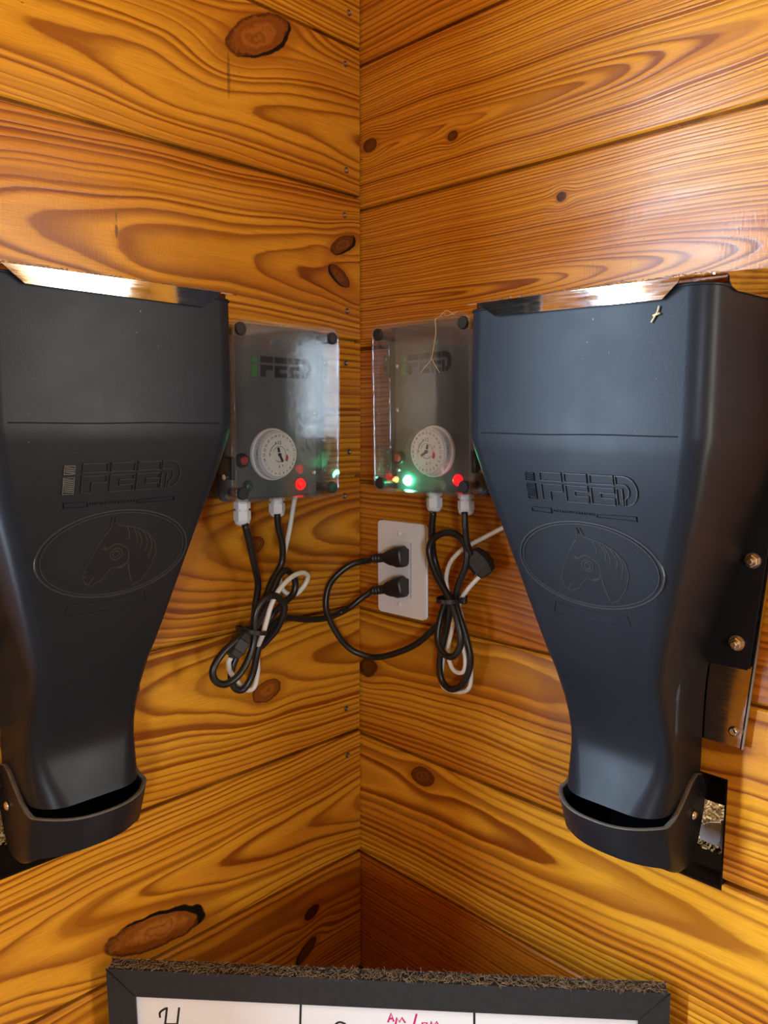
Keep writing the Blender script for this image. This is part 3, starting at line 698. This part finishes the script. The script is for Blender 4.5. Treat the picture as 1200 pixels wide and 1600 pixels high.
    ip, lp = logo_polys(-.0450, .0492, .0232, .0470)
    def lets(b):
        for q in lp: pan_line(b, q, .0005, .0010, True)
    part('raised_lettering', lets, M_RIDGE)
    def iletter(b):
        for q in ip:
            pan_line(b, q, .0005, .0010, True)
            x0 = min(p[0] for p in q); x1 = max(p[0] for p in q); y0 = min(p[1] for p in q); y1 = max(p[1] for p in q)
            yy = y0 + .0012
            while yy < y1 - .001:
                pan_line(b, [(x0 + .0006, yy), (x1 - .0006, yy + .0010)], .0005, .0009); yy += .0016
    ii = part('hatched_letter', iletter, M_WORN if not right else M_PLASTIC)
    for q in (G['bars'][:4], G['bars'][4:]):
        part('rule_bar', lambda b: pan_line(b, q, .0005, .0009, True))
    def tag_(b):
        random.seed(3); x = -.0225; TY = G['tag'][0][1] - .0008
        while x < .0145:
            w_ = random.choice((.0012, .0016, .0009)); pan_line(b, [(x, TY), (x + w_ * .6, TY + .0014 + random.uniform(-.0006, .0006))], .00035, .0006)
            if random.random() > .3: pan_line(b, [(x, TY + .0016), (x + w_, TY + .0016)], .0003, .0006)
            x += w_ + .0009
    part('small_tagline', tag_, kind='stuff')
    return t
F_L = feeder('charcoal plastic horse feeder on the left wall, partly out of frame', (0, -.408, .008), R(90), False)
F_R = feeder('charcoal plastic horse feeder on the right wall with bluish sheen', (.408, 0, 0), 0, True)

# ------------------------------------------------------------------ control boxes
def disc(bm, r, y0, y1, n=32, c=(0, 0)): lathe(bm, [(r, y0), (r, y1)], n, 'y', (c[0], 0, c[1]))
def control_box(label, loc, rot, right):
    t = thing('control_box', label, 'control box', loc, rot, 'feeder control boxes')
    mh = -1 if right else 1                    # hinge side (towards the corner)
    hx, hz = .0690, .0905
    bm = B(); prism(bm, rrect(-hx, hx, -hz, hz, .008), -.001, -.0455, 'y'); bevel(bm, .002, 2, 60)
    obj('housing', bm, M_BOXBASE, t, autosmooth=40)
    bm = B(); prism(bm, rrect(-hx - .0008, hx + .0008, -hz - .0008, hz + .0008, .008), -.0458, -.0490, 'y')
    obj('gasket_flange', bm, M_BOXBASE, t, autosmooth=40)
    # clear lid: open-backed shell
    bm = B(); A, D = prism(bm, rrect(-hx, hx, -hz, hz, .009, 6), -.0492, -.0765, 'y')
    bm.faces.ensure_lookup_table(); bm.faces.remove(bm.faces[0])
    bm.normal_update()
    ed = [e for e in bm.edges if all(abs(v.co.y + .0765) < 1e-6 for v in e.verts) and len(e.link_faces) == 2]
    bmesh.ops.bevel(bm, geom=ed, offset=.0022, segments=3, affect='EDGES', profile=.5)
    lid = obj('clear_lid', bm, M_CLEAR, t, autosmooth=50); lid['label'] = 'clear plastic lid with lettering'
    so = lid.modifiers.new('thickness', 'SOLIDIFY'); so.thickness = .0020; so.offset = -1
    # lettering printed on the panel
    px0, px1 = (-.0530, .0675) if right else (-.0675, .0530)
    bm = B(); prism(bm, rrect(px0, px1, -.0885, .0885, .004), -.0492, -.0560, 'y'); bevel(bm, .0008, 1, 60)
    face = obj('face_plate', bm, M_FACE, t, autosmooth=40)
    lx0, lx1 = (-.0440, .0250) if right else (-.0330, .0440)
    ip, lp = logo_polys(lx0, lx1, -.0590, -.0375)
    for nm, ps, m in (('printed_letter', ip, M_GREENINK), ('printed_lettering', lp, M_INK)):
        bm = B()
        for q in ps: prism(bm, [(x, -y) for x, y in q], -.0560, -.0564, 'y')
        o = obj(nm, bm, m, face)
    # four lid screws in clear posts
    for sx in (-1, 1):
        for sz in (-1, 1):
            bm = B(); lathe(bm, [(.0052, -.0495), (.0052, -.0740), (.0066, -.0745), (.0066, -.0775), (.0058, -.0785), (.0010, -.0785)], 20, 'y', (sx * (hx - .0085), 0, sz * (hz - .0085)))
            obj('lid_screw', bm, M_PLUG, t, autosmooth=40)
    # hinges on the corner side
    for hz_ in ((.0480, -.0555)):
        bm = B(); prism(bm, rrect(mh * .0620 - .0042, mh * .0620 + .0042, hz_ - .0125, hz_ + .0125, .0025), -.0600, -.0615, 'y')
        hg = obj('hinge', bm, M_DARKSTEEL, t, autosmooth=40)
        for dz in (-.008, .008):
            bm = B(); lathe(bm, [(.0018, -.0615), (.0016, -.0626), (.0005, -.063)], 10, 'y', (mh * .0620, 0, hz_ + dz)); obj('rivet', bm, M_BOLT, hg, autosmooth=40)
    for sz in ((.0480, -.0005, -.0675) if right else (.0005, -.0655)):
        bm = B(); lathe(bm, [(.0030, -.0560), (.0029, -.0572), (.0018, -.0584), (.0006, -.0582)], 14, 'y', (mh * .0505, 0, sz)); obj('panel_screw', bm, M_BOLT, face, autosmooth=40)
    # latch on the other side
    bm = B(); box(bm, -mh * .0690 - .002, -mh * .0690 + .002, -.074, -.050, -.068, -.045); bevel(bm, .0008, 1)
    lat = obj('latch', bm, M_PLUG, t)
    bm = B(); lathe(bm, [(.0030, -.0040), (.0030, .0040)], 12, 'x', (-mh * .0690, -.062, -.0655)); obj('latch_pin', bm, M_BOLT, lat, autosmooth=40)
    # push button
    bx, bz = (-.0472, -.0540) if right else (-.0475, -.0495)
    bm = B(); lathe(bm, [(.0075, -.0560), (.0075, -.0590), (.0068, -.0605), (.0050, -.0605)], 28, 'y', (bx, 0, bz)); bt = obj('push_button', bm, M_PLUG, t, autosmooth=40)
    bm = B(); lathe(bm, [(.0045, -.0600), (.0045, -.0625), (.0034, -.0636)], 20, 'y', (bx, 0, bz)); obj('red_cap', bm, M_REDBTN, bt, autosmooth=40)
    # lamps
    def dome(nm, x, z, m, r=.0052):
        bm = B(); lathe(bm, [(r + .0012, -.0560), (r + .0012, -.0570), (r, -.0572), (r * .96, -.0590), (r * .8, -.0606), (r * .5, -.0618), (r * .15, -.0622)], 20, 'y', (x, 0, z))
        return obj(nm, bm, m, t, autosmooth=60)
    if right:
        g = dome('green_lamp', -.0361, -.0795, M_LEDG, .0046); g['label'] = 'lit green indicator lamp'
        dome('red_lamp', .0363, -.0770, M_LEDR, .0050)['label'] = 'lit red indicator lamp'
        dome('amber_lamp', -.0545, -.0790, M_LEDO, .0026)
    else:
        dome('green_lamp', -.0400, -.0768, M_GREENOFF, .0054)['label'] = 'unlit green indicator lamp'
        dome('red_lamp', .0309, -.0782, M_LEDR, .0052)['label'] = 'lit red indicator lamp'
    # timer dial
    dx, dz = (.0045, -.0468) if right else (-.0085, -.0440)
    bm = B(); lathe(bm, [(.0278, -.0560), (.0278, -.0592), (.0270, -.0600), (.0100, -.0600)], 64, 'y', (dx, 0, dz))
    dial = obj('timer_dial', bm, M_DIAL, t, autosmooth=35); dial['label'] = 'white 24-hour timer dial with segment ring'
    bm = B(); K = 96                                     # ring of switching segments
    for k in range(K):
        a0, a1 = 2 * math.pi * k / K, 2 * math.pi * (k + .52) / K
        v = []
        for rr_, y in ((.0230, -.0600), (.0262, -.0600), (.0254, -.0668), (.0230, -.0668)):
            for a in (a0, a1): v.append(bm.verts.new((dx + rr_ * math.cos(a), y, dz + rr_ * math.sin(a))))
        for q in ((0, 1, 3, 2), (2, 3, 5, 4), (4, 5, 7, 6), (0, 2, 4, 6), (1, 7, 5, 3)): bm.faces.new([v[i] for i in q])
    sr = obj('segment_ring', bm, M_DIAL, dial, kind='stuff')
    bm = B(); lathe(bm, [(.0231, -.0600), (.0231, -.0640)], 48, 'y', (dx, 0, dz)); obj('ring_core', bm, M_INK, dial, autosmooth=35)
    bm = B(); lathe(bm, [(.0233, -.0640), (.0237, -.0690), (.0230, -.0702), (.0170, -.0702), (.0168, -.0697), (.0160, -.0697), (.0158, -.0700), (.0004, -.0700)], 64, 'y', (dx, 0, dz))
    obj('dial_face', bm, M_DIAL, dial, autosmooth=25)
    bm = B()
    for k in range(1, 25):
        a = R(90 + (k - 17) * 15); text_bm(bm, str(k), dx + .0200 * math.cos(a), dz + .0200 * math.sin(a), .0036, -.0703, .0002, R(90) - a)
    for s, a, sz in (('12', 90, .0055), ('9', 180, .0045), ('6', 270, .0045)):
        text_bm(bm, s, dx + .0125 * math.cos(R(a)), dz + .0125 * math.sin(R(a)), sz, -.0701, .0002)
    text_bm(bm, 'A', dx + .0108, dz + .0050, .003, -.0701, .0002); text_bm(bm, 'II', dx + .0045, dz - .0120, .003, -.0701, .0002)
    tube(bm, [(dx + .0122 * math.cos(R(a)), -.0702, dz + .0122 * math.sin(R(a))) for a in range(165, 104, -10)], .0003, 5)
    tube(bm, [(dx + .0088 * math.cos(R(a)), -.0702, dz + .0088 * math.sin(R(a))) for a in range(160, -20, -12)], .0002, 5)
    tube(bm, [(dx + .0060 * math.cos(R(a)), -.0702, dz - .0020 + .0055 * math.sin(R(a))) for a in range(220, 330, 12)], .0003, 5)
    prism(bm, [(dx - .0036, dz + .0130), (dx - .0052, dz + .0113), (dx - .0056, dz + .0134)], -.0700, -.0702, 'y')
    obj('dial_markings', bm, M_INK, dial)
    bm = B(); tube(bm, [(dx + .0098, -.0701, dz - .0005), (dx + .0102, -.0701, dz - .0035), (dx + .0090, -.0701, dz - .0070)], lambda i: (.0015, .0020, .0017)[i], 10, True, .35, nrm=(0, 1, 0))
    obj('red_pointer', bm, M_REDP, dial)
    bm = B(); a1, a2 = (R(75), R(212)) if right else (R(104), R(-62))
    lathe(bm, [(.0019, -.0700), (.0019, -.0716)], 16, 'y', (dx, 0, dz))
    for a, r0, r1, w in ((a1, .0028, .0078, .0011), (a2, .0, .0086, .0012)):
        d, p = Vector((math.cos(a), 0, math.sin(a))), Vector((-math.sin(a), 0, math.cos(a))) * w
        q = [Vector((dx, 0, dz)) + d * r0 + p, Vector((dx, 0, dz)) + d * r1 + p, Vector((dx, 0, dz)) + d * r1 - p, Vector((dx, 0, dz)) + d * r0 - p]
        prism(bm, [(v.x, v.z) for v in q], -.0702, -.0712, 'y')
    obj('clock_hand', bm, M_INK, dial)
    # cable glands below
    for gx, gw, dzz in (((-.0150, .036, 0), (.0305, .036, -.001)) if right else ((-.0450, .053, -.003), (.0137, .036, 0))):
        z0 = -hz - .001
        bm = B(); lathe(bm, [(.0066, z0 + .002), (.0066, z0 - .004)], 20, 'z', (gx, -gw, 0)); lathe(bm, [(.0088, z0 - .0015), (.0088, z0 - .0055 + dzz)], 6, 'z', (gx, -gw, 0))
        lathe(bm, [(.0070, z0 - .0050 + dzz), (.0070, z0 - .0085 + dzz)], 20, 'z', (gx, -gw, 0))
        lathe(bm, [(.0090, z0 - .0080 + dzz), (.0092, z0 - .0165 + dzz), (.0085, z0 - .0185 + dzz)], 6, 'z', (gx, -gw, 0))
        lathe(bm, [(.0086, z0 - .0185 + dzz), (.0078, z0 - .0212 + dzz), (.0058, z0 - .0232 + dzz), (.0042, z0 - .0236 + dzz)], 20, 'z', (gx, -gw, 0))
        obj('cable_gland', bm, M_GLAND, t, autosmooth=35)
    return t
control_box('clear-lidded control box on the left wall with an unlit green lamp', (0, -.177, .0075), (0, R(.3), R(90)), False)
control_box('clear-lidded control box on the right wall with a glowing green lamp', (.170, 0, .0135), (0, R(-1.4), 0), True)

# ------------------------------------------------------------------ wall outlet
t = thing('wall_outlet', 'white rectangular wall outlet plate with two plugs in it, right of the corner', 'outlet', (.0780, 0, -.1828), (0, R(-.6), 0))
bm = B(); prism(bm, rrect(-.0376, .0376, -.0558, .0558, .003), -.0012, -.0062, 'y'); bevel(bm, .0026, 3, 60)
pl = obj('cover_plate', bm, M_PLATE, t, autosmooth=40)
bm = B(); prism(bm, rrect(-.0166, .0166, -.0335, .0335, .0015), -.0050, -.0072, 'y'); bevel(bm, .0007, 1, 60)
rc = obj('receptacle', bm, M_RECEPT, t)
bm = B(); prism(bm, rrect(-.0172, .0172, -.0341, .0341, .0015), -.0060, -.00635, 'y'); obj('seam', bm, M_INK, rc)
for z in (.0445, -.0445):
    bm = B(); lathe(bm, [(.0032, -.0060), (.0031, -.0070), (.0022, -.0076), (.0004, -.0076)], 16, 'y', (-.003, 0, z)); obj('plate_screw', bm, M_PLATE, t, autosmooth=40)

# ------------------------------------------------------------------ cords
CR = .0039
def plug_bm(at, d, size=1.0, L=.032):
    """moulded plug: chunky body then ribbed strain relief, along d from the blade end"""
    bm = B(); d = Vector(d).normalized(); up = Vector((0, 0, 1)); up = (up - d * up.dot(d)).normalized(); s = d.cross(up)
    prof = [(0, .0085, .0115), (.0015, .0098, .0128), (.011, .0098, .0128), (.015, .0080, .0112), (.022, .0072, .0098), (.028, .0062, .0072), (.031, .0052, .0056)]
    x = .031
    for k in range(4): prof += [(x + .0012, .0058, .0058), (x + .0030, .0058, .0058), (x + .0034, .0046, .0046), (x + .0046, .0046, .0046)]; x += .0046
    prof += [(x + .003, .0042, .0042)]
    rings = []
    for h, a, b in prof:
        ring = []
        for k in range(12):
            an = 2 * math.pi * (k + .5) / 12; c, q = math.cos(an), math.sin(an); p = .62 if h < .029 else 1.0
            c = math.copysign(abs(c) ** p, c); q = math.copysign(abs(q) ** p, q)
            ring.append(bm.verts.new(Vector(at) + (d * h + s * a * c + up * b * q) * size))
        rings.append(ring)
    for a, b in zip(rings, rings[1:]):
        for k in range(12): bm.faces.new((a[k], a[(k + 1) % 12], b[(k + 1) % 12], b[k]))
    bm.faces.new(rings[0]); bm.faces.new(rings[-1][::-1]); return bm
def cord(name, label, cat, paths, mats, rad, group=None):
    t = thing(name, label, cat, paths[0][0], group=group)
    o0 = Vector(paths[0][0])
    for pth in paths:
        bm = B(); tube(bm, [p - o0 for p in spline(pth, 7)], rad, 10); obj('cable', bm, mats, t, smooth=True)
    return t, o0
t, o0 = cord('power_cord', 'black power cord looping from the right control box to the upper socket', 'cord', [G['cordR'], G['cordR_tail']], M_CABLE, CR, 'black power cords')
obj('plug', plug_bm(Vector((.0955, -.0185, -.1630)) - o0, (-1, -.12, -.16)), M_PLUG, t, autosmooth=35)
bm = B(); box(bm, .074, .093, -.0186, -.0064, -.171, -.155); bevel(bm, .002, 2); bmesh.ops.translate(bm, vec=-o0, verts=bm.verts[:]); obj('plug_face', bm, M_PLUG, t)
t, o0 = cord('power_cord', 'black power cord bundled under the left control box, plugged in the lower socket', 'cord', [G['cordL'], G['cordL_tail']], M_CABLE, CR, 'black power cords')
obj('plug', plug_bm(Vector((.0955, -.0185, -.2000)) - o0, (-1, -.14, -.24)), M_PLUG, t, autosmooth=35)
bm = B(); box(bm, .074, .093, -.0186, -.0064, -.209, -.192); bevel(bm, .002, 2); bmesh.ops.translate(bm, vec=-o0, verts=bm.verts[:]); obj('plug_face', bm, M_PLUG, t)
def connector(p0, p1, w, h, d):
    bm = B(); a, b = Vector(p0), Vector(p1); t_ = (b - a).normalized(); n_ = Vector(d).normalized(); n_ = (n_ - t_ * n_.dot(t_)).normalized(); s = t_.cross(n_); L = (b - a).length
    rings = []
    for f, k in ((0, .35), (.06, .62), (.30, .9), (.34, 1.0), (.72, 1.0), (.76, .88), (.95, .72), (1.0, .4)):
        rings.append([bm.verts.new(a + t_ * (L * f) + s * (w * k * x) + n_ * (h * (k * .5 + .5) * y)) for x, y in ((1, .6), (.7, 1), (-.7, 1), (-1, .6), (-1, -.6), (-.7, -1), (.7, -1), (1, -.6))])
    for q, r_ in zip(rings, rings[1:]):
        for k in range(8): bm.faces.new((q[k], q[(k + 1) % 8], r_[(k + 1) % 8], r_[k]))
    bm.faces.new(rings[0]); bm.faces.new(rings[-1][::-1]); return bm
t, o0 = cord('motor_lead', 'short black lead from the right control box to an angular black connector', 'cord', [G['cordR2']], M_CABLE, CR * .92, 'motor leads with connectors')
cx = Vector(G['conRx'])
obj('connector', connector(G['conR'][0] - o0 if False else Vector(G['conR'][0]) - o0, Vector(G['conR'][2]) - o0, .0125, .0085, (.3, -1, .2)), M_PLUG, t)
t, o0 = cord('motor_lead', 'black lead from the left control box down to a tied-in connector', 'cord', [G['cordL2']], M_CABLE, CR * .95, 'motor leads with connectors')
obj('connector', connector(Vector(G['conL'][0]) - o0, Vector(G['conL'][2]) - o0, .0092, .0078, (1, 0, .2)), M_PLUG, t)
cord('white_cable', 'thin white cable tied into the right cord bundle, leading behind the right feeder', 'cord', [G['whiteR']], M_WHITECABLE, .0026, 'thin white cables')
cord('white_cable', 'thin white cable tied into the left cord bundle below the left control box', 'cord', [G['whiteL']], M_WHITECABLE, .0029, 'thin white cables')
def tie(label, c, nx, ny, rx, ry, tilt):
    t = thing('cable_tie', label, 'cable tie', c, group='black cable ties'); nx, ny = Vector(nx), Vector(ny)
    up = Vector((0, 0, 1)); bm = B(); n = 28; rings = []
    for k in range(n):
        a = 2 * math.pi * k / n; p = nx * (rx * math.cos(a)) + ny * (ry * math.sin(a)) + up * (tilt * math.cos(a)); o_ = (nx * math.cos(a) + ny * math.sin(a))
        rings.append([bm.verts.new(p + up * .0023), bm.verts.new(p + o_ * .0011 + up * .0023), bm.verts.new(p + o_ * .0011 - up * .0023), bm.verts.new(p - up * .0023)])
    for k in range(n):
        a, b = rings[k], rings[(k + 1) % n]
        for i in range(4): bm.faces.new((a[i], a[(i + 1) % 4], b[(i + 1) % 4], b[i]))
    obj('strap', bm, M_PLUG, t, autosmooth=40)
    bm = B(); h = nx * rx + up * tilt; box(bm, -.0035, .0035, -.0032, .0032, -.0034, .0034); bevel(bm, .0008, 1); bmesh.ops.translate(bm, vec=h + nx * .002, verts=bm.verts[:]); obj('tie_head', bm, M_PLUG, t)
    return t
tie('black cable tie round the right cord bundle', G['tieR'], (1, 0, 0), (0, -1, 0), .0150, .0190, .0008)
tie('black cable tie round the left cord bundle', G['tieL'], (0, 1, 0), (1, 0, 0), .0150, .0165, -.0040)

# ------------------------------------------------------------------ whiteboard across the corner
p0 = Vector(G['BOARD'][0]); p1 = Vector(G['BOARD'][1]); dv = p1 - p0; WB = dv.length
rz = math.atan2(dv.y, dv.x); ry = -math.atan2(dv.z, math.hypot(dv.x, dv.y))
wb = thing('whiteboard', 'dark-framed whiteboard across the corner with a handwritten table, top edge dusty', 'whiteboard', (p0 + p1) / 2, (0, ry, rz))
hb = WB / 2; HT = .44; fw = .0275; D0, D1 = -.0008, -.0165
def bar(pts):
    bm = B(); prism(bm, pts, D0, D1, 'y'); bevel(bm, .0009, 2); obj('frame_bar', bm, M_FRAME, wb, autosmooth=40)
bar([(-hb, 0), (hb, 0), (hb - fw, -fw), (-hb + fw, -fw)]); bar([(-hb, -HT), (hb, -HT), (hb - fw, -HT + fw), (-hb + fw, -HT + fw)])
bar([(-hb, 0), (-hb + fw, -fw), (-hb + fw, -HT + fw), (-hb, -HT)]); bar([(hb, 0), (hb - fw, -fw), (hb - fw, -HT + fw), (hb, -HT)])
bm = B(); box(bm, -hb + .004, hb - .004, -.0040, -.0125, -HT + .004, -.004); pan = obj('writing_surface', bm, M_BOARD, wb)
def stroke(pts, r, m, nm, smooth_=True):
    bm = B(); P = [(x, -.0126, z) for x, z in pts]
    tube(bm, spline(P, 5) if len(P) > 2 and smooth_ else P, r, 6, True, .25, nrm=(0, 1, 0)); return obj(nm, bm, m, pan)
for q in G['RULE']:
    dx = (q[1][0] - q[0][0]) / (q[1][1] - q[0][1]); stroke([q[0], (q[0][0] + dx * (-HT + .03 - q[0][1]), -HT + .03)], .0011, M_INK, 'ruled_line')
for q in G['INK']: stroke(q, .0011, M_INK, 'ink_stroke')
for q in G['MAG']: stroke(q, .0010, M_MAGENTA, 'magenta_stroke', False)

# hay dust on the board's top edge
random.seed(21); bm = B()
Mw = Matrix.Translation((p0 + p1) / 2) @ Matrix.Rotation(rz, 4, 'Z') @ Matrix.Rotation(ry, 4, 'Y')
def strand(bm, c, L, r, tilt=.35, M=None):
    a = random.uniform(0, 2 * math.pi); d = Vector((math.cos(a), math.sin(a), random.uniform(-tilt * .3, tilt))) * L / 2; k = Vector((random.uniform(-1, 1), random.uniform(-1, 1), random.uniform(0, 1))) * L * .15
    P = [c - d, c + k, c + d]
    if M: P = [M @ p for p in P]
    tube(bm, P, r, 3)
for i in range(1500):
    x = random.uniform(-hb + .003, hb - .003); y = -.001 - .0150 * random.random() ** .8
    strand(bm, Vector((x, y, .0009 + .0022 * random.random() ** 2)), random.uniform(.002, .009), random.uniform(.00018, .00042), .4, Mw)
o = obj('hay_dust', bm, M_HAY, None, kind='stuff'); o['label'] = 'brown hay dust lying along the top edge of the whiteboard frame'; o['category'] = 'dust'
# bits of chaff on the feeder lids
for lab, org, rotz, seed in (('bits of chaff along the lid of the left feeder', (0, -.408, .008), R(90), 4), ('bits of chaff along the lid of the right feeder', (.408, 0, 0), 0, 9)):
    random.seed(seed); bm = B(); M_ = Matrix.Translation(org) @ Matrix.Rotation(rotz, 4, 'Z')
    for i in range(90):
        x = random.uniform(-.098, .098); y = random.uniform(-.1655, -.12); strand(bm, Vector((x, y, .0968 + (.166 + y) * .165 + .0022)), random.uniform(.002, .007), .0003, .3, M_)
    o = obj('hay_chaff', bm, M_HAY, None, kind='stuff'); o['label'] = lab; o['category'] = 'chaff'
# straw hanging over the right control box, and a wisp on the right hopper
bm = B(); X = Vector((0, 0, 0))
tube(bm, spline([(.1932, -.060, .1078), (.1936, -.0775, .1040), (.1944, -.0790, .0960), (.1940, -.0785, .0864), (.1905, -.0785, .0704), (.1873, -.0785, .0621), (.1805, -.0785, .0560), (.1731, -.0785, .0495)], 5), lambda i: .0005, 5)
tube(bm, spline([(.1885, -.0782, .0640), (.1940, -.0782, .0560), (.1998, -.0782, .0491)], 4), .0004, 5)
for q in ([(.1760, -.050, .1085), (.1830, -.055, .1130), (.1932, -.060, .1085), (.2030, -.055, .1120)], [(.1820, -.060, .1068), (.1905, -.058, .1140), (.2000, -.056, .1090)]):
    tube(bm, spline(q, 5), .0005, 5)
o = obj('straw_wisp', bm, M_STRAW, None, smooth=True); o['label'] = 'thin straw hanging over the right control box lid'; o['category'] = 'straw'
bm = B(); tube(bm, spline([(.4770, -.1662, .0800), (.4758, -.1664, .0755), (.4716, -.1662, .0690)], 4), lambda i: .0006, 5); tube(bm, [(.4728, -.1662, .0735), (.4780, -.1664, .0748)], .0008, 5)
o = obj('straw_wisp', bm, M_STRAW, None, smooth=True); o['label'] = 'tiny straw scrap stuck on the right feeder front'; o['category'] = 'straw'
